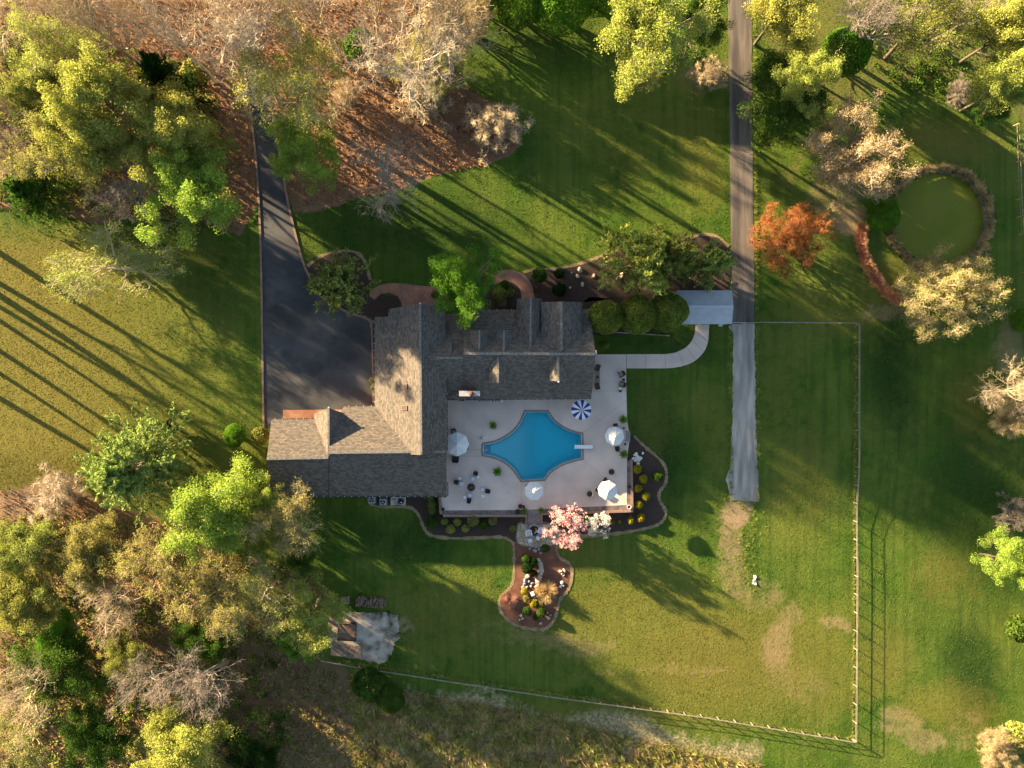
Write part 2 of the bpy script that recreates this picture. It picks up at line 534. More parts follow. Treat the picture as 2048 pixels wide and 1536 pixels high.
    rough = 1 - ss(-25, 30, sdf([(690, 1380), (800, 1375), (1000, 1400), (1200, 1440), (1400, 1490), (1540, 1520), (1560, 2200), (690, 2200)], PX + wob * 2, PY + wob * 2))
    bank = 1 - ss(6.9, 8.0, rp + wob * 0.05)
    return litter, dirt, dry, lush, rough, bank

def ground():
    def axis(lo, hi, d0, d1):
        mid = np.arange(lo, hi + 1e-6, 0.5)
        a, st = [lo], 0.7
        while a[-1] > d0: a.append(a[-1] - st); st *= 1.22
        b, st = [hi], 0.7
        while b[-1] < d1: b.append(b[-1] + st); st *= 1.22
        return np.concatenate([np.array(a[1:])[::-1], mid, np.array(b[1:])])
    xs = axis(-68, 81, -1500, 1500); ys = axis(-57, 57, -1500, 1500)
    X, Y = np.meshgrid(xs, ys)
    Z = np.asarray(gpx(768 - Y / S))
    deck = poly_w(DECK_OUT)
    dd = sdf(deck, X, Y)
    Z = np.where(dd < -0.9, -3.2, Z)
    pc = W(1877, 437)
    rp = np.hypot(X - pc.x, Y - pc.y)
    Z = Z - 1.5 * (1 - ss(5.2, 7.6, rp)) 
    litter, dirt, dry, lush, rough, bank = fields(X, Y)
    nx, ny = len(xs), len(ys)
    idx = np.arange(nx * ny).reshape(ny, nx)
    F = np.stack([idx[:-1, :-1], idx[:-1, 1:], idx[1:, 1:], idx[1:, :-1]], -1).reshape(-1, 4)
    v = np.stack([X, Y, Z], -1).reshape(-1, 3)
    me = npmesh('ground', v, F, None, True)
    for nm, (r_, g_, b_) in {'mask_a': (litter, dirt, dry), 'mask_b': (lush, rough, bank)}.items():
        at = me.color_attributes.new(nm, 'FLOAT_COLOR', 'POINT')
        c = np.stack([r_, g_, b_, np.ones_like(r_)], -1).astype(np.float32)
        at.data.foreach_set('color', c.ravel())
    m, nt, b = new_mat('ground_turf_litter')
    pos = N(nt, 'ShaderNodeNewGeometry').outputs['Position']
    def att(nm):
        a = N(nt, 'ShaderNodeAttribute'); a.attribute_name = nm
        s = N(nt, 'ShaderNodeSeparateColor'); nt.links.new(a.outputs['Color'], s.inputs[0])
        return s.outputs
    A, Bm = att('mask_a'), att('mask_b')
    n_big = noise(nt, pos, 0.11, 5, 0.6)
    n_mid = noise(nt, pos, 0.6, 5, 0.65)
    n_fine = noise(nt, pos, 3.2, 4, 0.7)
    n_tuft = noise(nt, pos, 9.0, 3, 0.7)
    grass = mixc(nt, ramp(nt, n_mid, 0.36, 0.64), (0.030, 0.072, 0.007), (0.068, 0.120, 0.013))
    grass = mixc(nt, ramp(nt, n_big, 0.40, 0.62), grass, (0.100, 0.130, 0.020))
    mw = N(nt, 'ShaderNodeMapping'); mw.inputs['Scale'].default_value = (1.1, 0.05, 1); nt.links.new(pos, mw.inputs[0])
    grass = mixc(nt, mth(nt, 'MULTIPLY', ramp(nt, noise(nt, mw.outputs[0], 1.0, 3), 0.47, 0.62), 0.4), grass, (0.028, 0.056, 0.008))
    def gate(mask, nz, soft=0.35):
        # mask edge broken up by noise
        s = mth(nt, 'ADD', mask, mth(nt, 'MULTIPLY', mth(nt, 'SUBTRACT', nz, 0.5), 1.7))
        return mth(nt, 'MULTIPLY', ramp(nt, s, 0.5 - soft, 0.5 + soft), ramp(nt, mask, 0.02, 0.12))
    lush_shade_c = mixc(nt, ramp(nt, n_mid, 0.3, 0.7), (0.008, 0.028, 0.004), (0.017, 0.043, 0.007))  # green darkened further to put the lawn shade into the colour
    grass = mixc(nt, gate(Bm[0], n_mid, 0.5), grass, lush_shade_c)
    dryc = mixc(nt, ramp(nt, n_mid, 0.33, 0.66), (0.190, 0.146, 0.034), (0.115, 0.108, 0.020))
    grass = mixc(nt, gate(A[2], n_mid, 0.55), grass, dryc)
    grass = mixc(nt, mth(nt, 'MULTIPLY', ramp(nt, n_fine, 0.56, 0.74), 0.55), grass, (0.150, 0.130, 0.042))
    grass = mixc(nt, mth(nt, 'MULTIPLY', ramp(nt, n_tuft, 0.36, 0.22), 0.6), grass, (0.012, 0.024, 0.005))
    roughc = mixc(nt, ramp(nt, n_fine, 0.4, 0.6), (0.13, 0.12, 0.05), (0.36, 0.29, 0.17))
    grass = mixc(nt, gate(Bm[1], n_mid, 0.3), grass, roughc)
    litc = mixc(nt, ramp(nt, n_tuft, 0.35, 0.65), (0.140, 0.080, 0.042), (0.290, 0.172, 0.098))
    litc = mixc(nt, ramp(nt, n_big, 0.42, 0.62), litc, (0.170, 0.095, 0.055))
    litc = mixc(nt, mth(nt, 'MULTIPLY', ramp(nt, n_fine, 0.55, 0.7), 0.5), litc, (0.075, 0.045, 0.028))
    col = mixc(nt, gate(A[0], n_fine, 0.15), grass, litc)
    dirtc = mixc(nt, ramp(nt, n_fine, 0.35, 0.65), (0.360, 0.240, 0.145), (0.240, 0.155, 0.090))
    col = mixc(nt, mth(nt, 'MULTIPLY', gate(A[1], mth(nt, 'ADD', mth(nt, 'MULTIPLY', n_fine, .65), mth(nt, 'MULTIPLY', n_mid, .35)), 0.3), 0.85), col, dirtc)
    bankc = mixc(nt, ramp(nt, n_fine, 0.35, 0.65), (0.20, 0.165, 0.12), (0.08, 0.075, 0.045))
    col = mixc(nt, gate(Bm[2], n_fine, 0.2), col, bankc)
    nt.links.new(col, b.inputs['Base Color'])
    b.inputs['Roughness'].default_value = 0.95
    b.inputs['Specular IOR Level'].default_value = 0.1
    h = mth(nt, 'ADD', mth(nt, 'MULTIPLY', n_tuft, 0.6), mth(nt, 'MULTIPLY', n_fine, 0.9))
    bump(nt, b, h, 0.12, 0.7)
    me.materials.append(m)
    struct(link('ground', me))
ground()

def sheet(name, poly, dz, mat, thick=0.3, parent=None, seg=1.2, holes=()):
    """flat paving laid on the sloping ground: polygon cut into rows so that it follows the slope"""
    ys = [p[1] for p in poly]
    y0, y1 = min(ys), max(ys)
    m = MB()
    span = [k for k in np.arange(y0, y1, seg)] + [y1]
    if g(y0) == g(y1) or holes:
        m.prism(poly, lambda x, y: g(y) - thick, lambda x, y: g(y) + dz, holes)
    else:
        for a, b in zip(span[:-1], span[1:]):
            piece = clip(clip(poly, 0, -1, -a), 0, 1, b)
            if len(piece) > 2 and abs(area2(piece)) > 1e-4:
                n = len(m.v)
                m.prism(piece, lambda x, y: g(y) - thick, lambda x, y: g(y) + dz)
    return m.build(name, mat, parent)

def clip(poly, nx, ny, c):
    """keep the part with nx*x + ny*y <= c"""
    out = []
    n = len(poly)
    for i in range(n):
        p, q = poly[i], poly[(i + 1) % n]
        dp, dq = nx * p[0] + ny * p[1] - c, nx * q[0] + ny * q[1] - c
        if dp <= 0: out.append(p)
        if (dp < 0 < dq) or (dq < 0 < dp):
            t = dp / (dp - dq)
            out.append((p[0] + t * (q[0] - p[0]), p[1] + t * (q[1] - p[1])))
    return out

def ribbon(pts_px, w, name, mat, dz=0.05, parent=None, n=6, thick=0.25, jitw=0.0):
    """strip of constant width along a picture-plane line lying on the ground"""
    P = [G(*p) for p in smooth_open(pts_px, n)]
    vs, fs = [], []
    for i, p in enumerate(P):
        d = P[min(i + 1, len(P) - 1)] - P[max(i - 1, 0)]
        d.z = 0; d.normalize()
        wj = w * (1 + jitw * (rnd.random() - .5))
        s = Vector((-d.y, d.x, 0)) * wj / 2
        for (q, zz) in ((p + s, dz), (p - s, dz), (p - s, -thick), (p + s, -thick)):
            vs.append((q.x, q.y, g(q.y) + zz))
    for i in range(len(P) - 1):
        for k in range(4):
            j = (k + 1) % 4
            fs.append((i * 4 + k, i * 4 + j, i * 4 + 4 + j, i * 4 + 4 + k))
    fs += [(0, 1, 2, 3), tuple(4 * (len(P) - 1) + k for k in (3, 2, 1, 0))]
    return MB().add(vs, fs).build(name, mat, parent)

# ------------------------------------------------------------------ driveways and paths
DRIVE_L = [(470, 60), (488, 140), (499, 205), (508, 280), (515, 360), (520, 450), (523, 560), (525, 700), (527, 835), (530, 852)]
DRIVE_R = [(500, 50), (522, 130), (540, 205), (555, 280), (566, 345), (575, 400), (590, 465), (604, 517), (618, 552), (640, 590), (690, 622), (735, 638), (743, 655), (745, 730), (747, 813)]
drive = poly_w(smooth_open(DRIVE_L, 4) + [(560, 870), (760, 870)] + list(reversed(smooth_open(DRIVE_R, 4))))
struct(sheet('driveway', drive, 0.03, M_asphalt))
struct(ribbon(DRIVE_L[1:], 0.28, 'driveway_kerb', M_kerb, 0.13))
struct(ribbon(DRIVE_R[2:13], 0.30, 'driveway_kerb', M_kerb, 0.13))
struct(ribbon([(743.5, 652), (745.5, 730), (746.5, 806)], 0.22, 'driveway_kerb', M_kerb, 0.14))
apron = struct(sheet('garage_apron', poly_w([(566, 820), (690, 819), (690, 860), (566, 860)]), 0.05, M_apron))

lane = [(1455, -200), (1456, 0), (1459, 200), (1461, 400), (1463, 520), (1465, 646.5)]
lane_r = [(1509, 646.5), (1508, 600), (1506.5, 400), (1504, 200), (1503, 0), (1502, -200)]
def ragged(px, amp=1.3, step=9):
    out = []
    for i, p in enumerate(px):
        q = px[(i + 1) % len(px)]
        L = math.hypot(q[0] - p[0], q[1] - p[1]); n = max(1, int(L / step))
        for k in range(n):
            t = k / n
            out.append((p[0] + (q[0] - p[0]) * t + rnd.uniform(-amp, amp), p[1] + (q[1] - p[1]) * t + rnd.uniform(-amp, amp) * .6))
    return out
struct(sheet('farm_lane', poly_w(ragged(lane + lane_r, .9)), 0.03, M_asphalt_old))
lane2 = [(1458, 652), (1466, 670), (1466, 700), (1464, 850), (1462, 930), (1452, 960), (1456, 975), (1462, 1000)]
lane2_r = [(1518, 1003), (1516, 960), (1515, 930), (1512, 850), (1509.5, 700), (1508.5, 647.5), (1466, 647.5)]
struct(sheet('concrete_lane', poly_g(ragged(lane2 + lane2_r, 1.5, 6)), 0.03, M_lane))
struct(sheet('brick_path', poly_w(smooth_open([(738, 588), (752, 574), (775, 567), (805, 567), (835, 571), (870, 573), (900, 570)], 4) + [(900, 600), (880, 606), (862, 612), (850, 625), (805, 620), (802, 604), (795, 592), (778, 585), (762, 588), (748, 600)]), 0.06, M_path))
struct(ribbon([(985, 558), (1005, 553), (1025, 553), (1043, 562), (1053, 578), (1056, 605)], 1.75, 'brick_path', M_path, 0.065))

# ------------------------------------------------------------------ planting beds
BEDS = []
def bed(name, px, mat, label=None, smooth=True, dz=0.045):
    pts = smooth_closed(px, 4) if smooth else px
    p = poly_g(pts)
    o = struct(sheet(name, p, dz, mat, seg=1.0))
    BEDS.append(p)
    return p
bed('mulch_bed', [(1048, 548), (1075, 541), (1110, 541), (1150, 533), (1185, 522), (1230, 505), (1300, 495), (1365, 482), (1400, 472), (1432, 476), (1455, 495), (1461, 530), (1457, 570), (1440, 585), (1300, 590), (1190, 602), (1130, 608), (1080, 604), (1066, 580)], M_mulch)
bed('mulch_bed', [(615, 530), (650, 510), (700, 505), (725, 520), (738, 560), (745, 585), (800, 595), (801, 615), (770, 640), (735, 636), (690, 620), (645, 590)], M_mulch)
bed('mulch_bed', [(872, 600), (905, 560), (985, 555), (1020, 565), (1040, 580), (1044, 606), (1030, 625), (880, 620)], M_mulch)
bed('mulch_bed', [(747, 650), (753, 650), (753, 812), (748, 812)], M_mulch, smooth=False)
bed('mulch_bed', [(1170, 600), (1230, 597), (1350, 590), (1358, 648), (1290, 665), (1180, 668)], M_mulch)
bed('mulch_bed', [(736, 988), (740, 1003), (757, 1012), (812, 1013), (829, 1021), (838, 1035), (846, 1053), (860, 1068), (900, 1074), (950, 1074), (1000, 1072), (1024, 1082), (1034, 1084), (1040, 1040), (1052, 1026), (876, 1026), (872, 985)], M_mulch, smooth=False)
bed('mulch_bed', [(1080, 1026), (1254, 1018), (1256, 878), (1266, 872), (1285, 893), (1310, 913), (1326, 930), (1331, 948), (1328, 968), (1317, 984), (1317, 1000), (1329, 1022), (1325, 1038), (1308, 1050), (1260, 1061), (1215, 1067), (1150, 1072), (1110, 1080), (1090, 1060)], M_mulch, smooth=False)
ISLAND = [(1029, 1084), (1030, 1117), (1029, 1157), (1022, 1175), (1006, 1193), (1000, 1206), (1006, 1226), (1022, 1242), (1047, 1253), (1077, 1257), (1091, 1254), (1106, 1239), (1113, 1219), (1119, 1197), (1135, 1177), (1142, 1151), (1138, 1131), (1119, 1117), (1111, 1098), (1113, 1084)]
bed('mulch_bed', ISLAND, M_mulch_red)
def edging(px): struct(ribbon(px, 0.42, 'bed_edging', M_edge, 0.06, thick=0.1, jitw=.9))
edging([(735, 990), (738, 1002), (757, 1013), (812, 1014), (830, 1021), (840, 1036), (847, 1054), (861, 1070), (900, 1076), (950, 1076), (1000, 1074), (1022, 1082), (1027, 1092), (1028, 1117), (1027, 1157), (1020, 1175), (1003, 1194), (998, 1206), (1004, 1227), (1021, 1244), (1047, 1255), (1077, 1259), (1093, 1256), (1108, 1240), (1115, 1219), (1121, 1198), (1137, 1178), (1144, 1151), (1140, 1129), (1120, 1115), (1113, 1098), (1116, 1084)])
edging([(1120, 1080), (1150, 1074), (1215, 1069), (1260, 1063), (1309, 1052), (1327, 1039), (1331, 1022), (1319, 1000), (1319, 984), (1330, 968), (1333, 948), (1328, 929), (1311, 911), (1287, 891), (1268, 872)])
edging([(1046, 545), (1075, 538), (1110, 538), (1150, 530), (1185, 519), (1230, 502), (1300, 492), (1365, 479), (1400, 469), (1434, 473), (1458, 493)])
edging([(615, 532), (650, 509), (700, 502), (727, 518), (741, 560)])
edging([(748, 648), (746, 645), (735, 637), (700, 625)])

# ------------------------------------------------------------------ terrace round the pool
terrace = struct(MB().prism(inset(poly_w([(878, 780), (1150, 780), (1150, 709), (1252, 709), (1252, 737), (1253, 840), (1257, 866), (1257, 885), (1252.5, 920), (1254, 1019), (884, 1026.5), (878, 1026)], ZD), 0.02), -1.9, ZD - 0.035, holes=[inset(pool_outer, 0.05)]).build('pool_terrace', M_joint))
def arc(i, j):
    out, k = [], i
    while True:
        out.append(POOL[k % len(POOL)])
        if k % len(POOL) == j % len(POOL): break
        k += 1
    return out
def slab(px, extra=None):
    p = inset([Wd(q) for q in px], 0.014)
    MB().prism(p, -0.08, ZD).build('slab', M_deck, terrace)
ix = {p: i for i, p in enumerate(POOL)}
iN0, iN1 = ix[(1048.5, 820)], ix[(1097, 820)]
iE0, iE1 = ix[(1166.6, 865.5)], ix[(1167.6, 919.6)]
iS0, iS1 = ix[(1090.5, 961.6)], ix[(1041.6, 964.6)]
iW0, iW1 = ix[(964.5, 912.5)], ix[(964.5, 885.6)]
slab([(880, 782), (1048.5, 782)] + list(reversed(arc(iW1, iN0))) + [(962.5, 899), (880, 899)])
slab([(1048.5, 782), (1097, 782), (1097, 820), (1048.5, 820)])
slab([(1097, 782), (1150, 782), (1210, 782), (1253, 782)] + [(1253.5, 800)] + list(reversed(arc(iN1, iE0))))
slab([(1253.5, 800), (1254.5, 840), (1258.5, 865), (1258.5, 885), (1254, 920), (1254, 1000)] + [POOL[iE1], (1167.3, 892), POOL[iE0]])
slab([(1254, 1000), (1254.5, 1010), (1090.5, 1018)] + list(reversed(arc(iE1, iS0))))
slab([POOL[iS0], (1090.5, 1018), (1044, 1020)] + [POOL[iS1], (1066, 963.3)])
slab([(1044, 1020), (886, 1021), (880, 1021), (880, 912.5)] + list(reversed(arc(iS1, iW0))))
slab([(880, 899), (962.5, 899), (962.5, 909), (964.5, 912.5), (880, 912.5)])
slab([(1152, 782), (1152, 708.5), (1252.5, 708.5), (1252.5, 737), (1253, 782)])
# curved walk to the carport
walk = struct(MB().prism(inset(poly_w([(1252, 708), (1330, 708), (1352, 704), (1372, 694), (1387, 678), (1391, 650), (1419, 650), (1418, 682), (1408, 705), (1390, 722), (1362, 734), (1330, 737), (1252, 737)], 0.06), 0.03), -0.3, 0.035).build('garden_walk', M_joint))
inn = [(1253, 708), (1298, 708), (1340, 707), (1365, 699), (1381, 685), (1390, 665), (1391, 649)]
outn = [(1253, 737), (1298, 737), (1345, 736), (1381, 727), (1403, 710), (1415, 688), (1419, 649)]
def walkpt(line, t):
    q = smooth_open(line, 12); k = t * (len(q) - 1); i = min(int(k), len(q) - 2); f = k - i
    return (q[i][0] * (1 - f) + q[i + 1][0] * f, q[i][1] * (1 - f) + q[i + 1][1] * f)
for k in range(7):
    ts = np.linspace(k / 7, (k + 1) / 7, 6)
    px = [walkpt(inn, t) for t in ts] + [walkpt(outn, t) for t in reversed(ts)]
    MB().prism(inset(poly_w(px, 0.06), 0.02), -0.1, 0.07).build('slab', M_deck, walk)

# pool: coping, shell, water
pool = tag(empty('swimming_pool', W(1066, 892, ZD)), 'blue swimming pool with four curved-in sides set in the pink terrace', 'pool')
def child(o, parent):
    o.parent = parent
    o.matrix_parent_inverse = parent.matrix_basis.inverted()
    return o
child(MB().prism(pool_outer, -0.2, ZD + 0.03, holes=[pool_inner]).build('coping', M_coping), pool)
sh = MB()
floor = inset(pool_inner, 0.35)
xs_ = [p[0] for p in pool_inner]; x0_, x1_ = min(xs_), max(xs_)
def depth(x, y):
    t = (x - x0_) / (x1_ - x0_)
    return -0.95 - 1.3 * float(ss(0.35, 0.62, t)) 
n = len(pool_inner)
if len(floor) == n:
    vs = [(p[0], p[1], ZD) for p in pool_inner] + [(p[0], p[1], depth(*p)) for p in floor]
    sh.add(vs, [(i, (i + 1) % n, n + (i + 1) % n, n + i) for i in range(n)])
# finely divided floor so the deep end can slope
xsn = np.linspace(x0_, x1_, 40)
for a, b in zip(xsn[:-1], xsn[1:]):
    piece = clip(clip(inset(pool_inner, 0.3), -1, 0, -a), 1, 0, b)
    if len(piece) > 2:
        tri = tessellate_polygon([[Vector((p[0], p[1], 0)) for p in piece]])
        sh.add([(p[0], p[1], depth(*p)) for p in piece], [tuple(t) for t in tri])
child(sh.build('pool_shell', M_shell, fix=False), pool)
M_poolstep = surf('pool_step_plaster', (0.30, 0.47, 0.62), (0.33, 0.50, 0.65), 2)
for k in range(4):
    xa, xb = W(964 + 0, 0, ZD).x, W(969 + 4.2 * k, 0, ZD).x
    y0s, y1s = W(0, 913 + k * .5, ZD).y, W(0, 885 - k * .5, ZD).y
    p = clip(inset(pool_inner, 0.02), 1, 0, xb)
    child(MB().prism(p, -1.2, -0.18 - 0.19 * k - 0.002 * k).build('pool_step', M_poolstep), pool)
m, nt, b = new_mat('pool_water')
nt.nodes.remove(b)
tr = N(nt, 'ShaderNodeBsdfTransparent'); tr.inputs[0].default_value = (0.96, 0.98, 0.99, 1)
gl = N(nt, 'ShaderNodeBsdfGlossy'); gl.inputs['Roughness'].default_value = 0.02
fr = N(nt, 'ShaderNodeFresnel'); fr.inputs[0].default_value = 1.33
bp = N(nt, 'ShaderNodeBump'); bp.inputs['Distance'].default_value = 0.05; bp.inputs['Strength'].default_value = 0.5
nt.links.new(noise(nt, N(nt, 'ShaderNodeNewGeometry').outputs['Position'], 2.2, 3), bp.inputs['Height'])
nt.links.new(bp.outputs[0], gl.inputs['Normal']); nt.links.new(bp.outputs[0], fr.inputs['Normal'])
mx = N(nt, 'ShaderNodeMixShader')
nt.links.new(fr.outputs[0], mx.inputs[0]); nt.links.new(tr.outputs[0], mx.inputs[1]); nt.links.new(gl.outputs[0], mx.inputs[2])
nt.links.new(mx.outputs[0], nt.nodes['Material Output'].inputs[0])
wt = MB()
tri = tessellate_polygon([[Vector((p[0], p[1], 0)) for p in pool_inner]])
wt.prism(inset(pool_inner, -0.01), -2.6, -0.05)
va = N(nt, 'ShaderNodeVolumeAbsorption'); va.inputs['Color'].default_value = (0.02, 0.94, 0.985, 1); va.inputs['Density'].default_value = 0.44
nt.links.new(va.outputs[0], nt.nodes['Material Output'].inputs['Volume'])
child(wt.build('water', m), pool)

# soil strip and low walls along the terrace
struct(MB().prism(poly_w([(886, 1019.5), (1046, 1018.5), (1047, 1030), (886, 1031)], ZD), -1.7, ZD - 0.02).build('planting_strip', M_strip))
struct(MB().prism(poly_w([(1087, 1016.5), (1253.5, 1011), (1253.5, 920.5), (1262, 920.5), (1263.5, 1021), (1087, 1026.5)], ZD), -1.7, ZD - 0.02).build('planting_strip', M_strip))
def wall(px, w, z0, z1, label):
    t = empty('retaining_wall', W(*px[0], z1)); tag(t, label, 'wall', 'brick walls round the terrace')
    for a, b in zip(px[:-1], px[1:]):
        A, B = W(*a, z1), W(*b, z1)
        d = (B - A).normalized() * (w / 2 - 0.003)
        A, B = A - d, B + d
        m = MB().bar((A.x, A.y, (z0 + z1 - .08) / 2), (B.x, B.y, (z0 + z1 - .08) / 2), w * .85, z1 - z0 - .08)
        child(m.build('brickwork', M_wallcap), t)
        child(MB().bar((A.x, A.y, z1 - .04), (B.x, B.y, z1 - .04), w, .08).build('coping', M_wallcap), t)
wall([(879, 993), (883, 1031.5), (1050, 1031.5)], 0.36, -1.9, ZD + 0.12, 'low brick wall along the lower left edge of the terrace')
wall([(1085, 1027.8), (1264.5, 1022), (1263, 921)], 0.34, -1.9, ZD + 0.12, 'brick wall along the lower right corner of the terrace')

# steps down to the flagstones
steps = tag(empty('garden_steps', W(1067, 1034, -0.4)), 'flight of stone steps from the pool terrace down to the flagstones', 'steps')
for k in range(6):
    z = ZD - 0.03 - 0.17 * k
    y0, y1 = 1021 + 4.4 * k, 1025.4 + 4.4 * k + 0.6
    child(MB().prism(poly_w([(1055, y0), (1080.5, y0), (1080.5, y1), (1055, y1)], z), z - 0.5, z).build('step', M_step), steps)
for x in (1052.5, 1083):
    child(MB().add(*[(lambda p: (p, [(0, 1, 2, 3), (7, 6, 5, 4), (0, 4, 5, 1), (1, 5, 6, 2), (2, 6, 7, 3), (3, 7, 4, 0)]))(
        [W(x - 1.8, 1020, .2), W(x + 1.8, 1020, .2), W(x + 1.8, 1049, -.75), W(x - 1.8, 1049, -.75), W(x - 1.8, 1020, -1.5), W(x + 1.8, 1020, -1.5), W(x + 1.8, 1049, -1.5), W(x - 1.8, 1049, -1.5)])][0]).build('cheek_wall', M_wallcap), steps)

# flagstone circle: every stone its own piece
flag = struct(sheet('flagstone_patio', poly_g(smooth_closed([(1032, 1060), (1036, 1046), (1052, 1043), (1086, 1043), (1100, 1046), (1120, 1056), (1124, 1078), (1112, 1090), (1080, 1096), (1046, 1092), (1033, 1084)], 3)), 0.06, M_strip))
def voronoi(poly, pts):
    cells = []
    for i, p in enumerate(pts):
        c = poly
        for j, q in enumerate(pts):
            if i != j:
                nx, ny = q[0] - p[0], q[1] - p[1]
                c = clip(c, nx, ny, nx * (p[0] + q[0]) / 2 + ny * (p[1] + q[1]) / 2)
                if len(c) < 3: break
        if len(c) >= 3: cells.append(c)
    return cells
fp = poly_g(smooth_closed([(1034, 1060), (1038, 1047), (1052, 1048), (1086, 1048), (1100, 1048), (1118, 1057), (1122, 1077), (1111, 1088), (1080, 1094), (1047, 1090), (1035, 1083)], 3))
pts = []
while len(pts) < 62:
    x = rnd.uniform(min(p[0] for p in fp), max(p[0] for p in fp)); y = rnd.uniform(min(p[1] for p in fp), max(p[1] for p in fp))
    if bool(inside(fp, np.array([x]), np.array([y]))[0]) and all((x - q[0]) ** 2 + (y - q[1]) ** 2 > 0.36 for q in pts):
        pts.append((x, y))
    elif rnd.random() < 0.002: break
for c in voronoi(fp, pts):
    c = inset(c, 0.035)
    if len(c) > 2 and abs(area2(c)) > 0.08:
        top = 0.10 + rnd.uniform(-.012, .015)
        MB().prism(c, lambda x, y: g(y) - .05, lambda x, y: g(y) + top).build('flagstone', M_flag, flag)

# old concrete pad by the firewood
padp = [(668, 1228), (690, 1224), (725, 1224), (760, 1226), (790, 1228), (797, 1240), (798, 1260), (793, 1268), (800, 1274), (790, 1285), (786, 1303), (774, 1318), (764, 1327), (735, 1322), (705, 1315), (665, 1303), (655, 1260)]
jit = [(a + rnd.uniform(-3, 3), b + rnd.uniform(-3, 3)) for a, b in smooth_closed(padp, 5)]
struct(sheet('concrete_pad', poly_g(jit), 0.05, M_pad))

# pond
pw = W(1877, 437, -0.55)
M_pond = surf('pond_water', (0.125, 0.140, 0.012), (0.160, 0.170, 0.016), 0.25, 0.25, (0.15, 0.15, 0.022), 0.35, spec=0.12, bmp=0.01, bscale=1.5)
pts = []
for k in range(64):
    a = 2 * math.pi * k / 64
    r = 6.45 + 0.12 * math.sin(3 * a) + 0.1 * math.sin(7 * a + 1)
    pts.append((pw.x + r * math.cos(a), pw.y + r * math.sin(a)))
struct(MB().prism(pts, -0.9, -0.55).build('pond', M_pond))

# ------------------------------------------------------------------ the house
def shingle_mat():
    m, nt, b = new_mat('roof_shingles')
    uv = N(nt, 'ShaderNodeUVMap').outputs[0]
    pos = N(nt, 'ShaderNodeNewGeometry').outputs['Position']
    br = N(nt, 'ShaderNodeTexBrick')
    br.inputs['Scale'].default_value = 1.0
    br.inputs['Brick Width'].default_value = 0.42
    br.inputs['Row Height'].default_value = 0.21
    br.inputs['Mortar Size'].default_value = 0.022
    br.inputs['Mortar Smooth'].default_value = 0.4
    br.inputs['Bias'].default_value = 0.0
    br.inputs['Color1'].default_value = (0.066, 0.058, 0.052, 1)
    br.inputs['Color2'].default_value = (0.195, 0.155, 0.120, 1)
    br.inputs['Mortar'].default_value = (0.045, 0.042, 0.04, 1)
    nt.links.new(uv, br.inputs['Vector'])
    # streaks along the courses
    mp = N(nt, 'ShaderNodeMapping'); mp.inputs['Scale'].default_value = (0.7, 4.5, 1)
    nt.links.new(uv, mp.inputs[0])
    col = mixc(nt, ramp(nt, noise(nt, mp.outputs[0], 1.1, 4, 0.7), 0.35, 0.65), br.outputs['Color'], mixc(nt, 0.5, br.outputs['Color'], (0.095, 0.080, 0.068)))
    col = mixc(nt, mth(nt, 'MULTIPLY', ramp(nt, noise(nt, pos, 0.22, 4), 0.45, 0.7), 0.35), col, (0.100, 0.090, 0.080))
    nt.links.new(col, b.inputs['Base Color'])
    b.inputs['Roughness'].default_value = 0.9
    b.inputs['Specular IOR Level'].default_value = 0.15
    h = mth(nt, 'ADD', br.outputs['Fac'], mth(nt, 'MULTIPLY', noise(nt, uv, 7, 3), -0.8))
    n = N(nt, 'ShaderNodeBump'); n.inputs['Strength'].default_value = 0.6; n.inputs['Distance'].default_value = 0.02; n.invert = True
    nt.links.new(h, n.inputs['Height']); nt.links.new(n.outputs[0], b.inputs['Normal'])
    return m
M_roof = shingle_mat()
M_ridge = surf('ridge_cap_shingle', (0.21, 0.195, 0.18), (0.10, 0.095, 0.09), 4.5, 0.9)
M_brick = surf('house_brick', (0.30, 0.17, 0.12), (0.22, 0.12, 0.085), 6, 0.9, bmp=0.006, bscale=20)
M_trim = surf('white_trim', (0.62, 0.60, 0.57), (0.56, 0.54, 0.51), 3, 0.6)
M_gutter = surf('gutter_dark', (0.05, 0.045, 0.04), (0.035, 0.03, 0.03), 3, 0.6)
M_glass = surf('window_glass_dark', (0.02, 0.025, 0.03), (0.03, 0.035, 0.04), 2, 0.08, spec=0.6)
M_metalw = surf('white_painted_metal', (0.50, 0.50, 0.51), (0.43, 0.43, 0.44), 1.2, 0.45)
M_unitcap = surf('chimney_cap_metal', (0.34, 0.34, 0.345), (0.28, 0.28, 0.285), 3, 0.5)
M_rustm = surf('rusted_metal', (0.16, 0.085, 0.045), (0.09, 0.05, 0.03), 5, 0.8)
M_black = surf('black_metal', (0.018, 0.018, 0.020), (0.03, 0.03, 0.032), 5, 0.5)

house = tag(empty('brick_house', W(890, 760, 0)), 'large brick house with grey shingled gable roofs beside the pool', 'house')

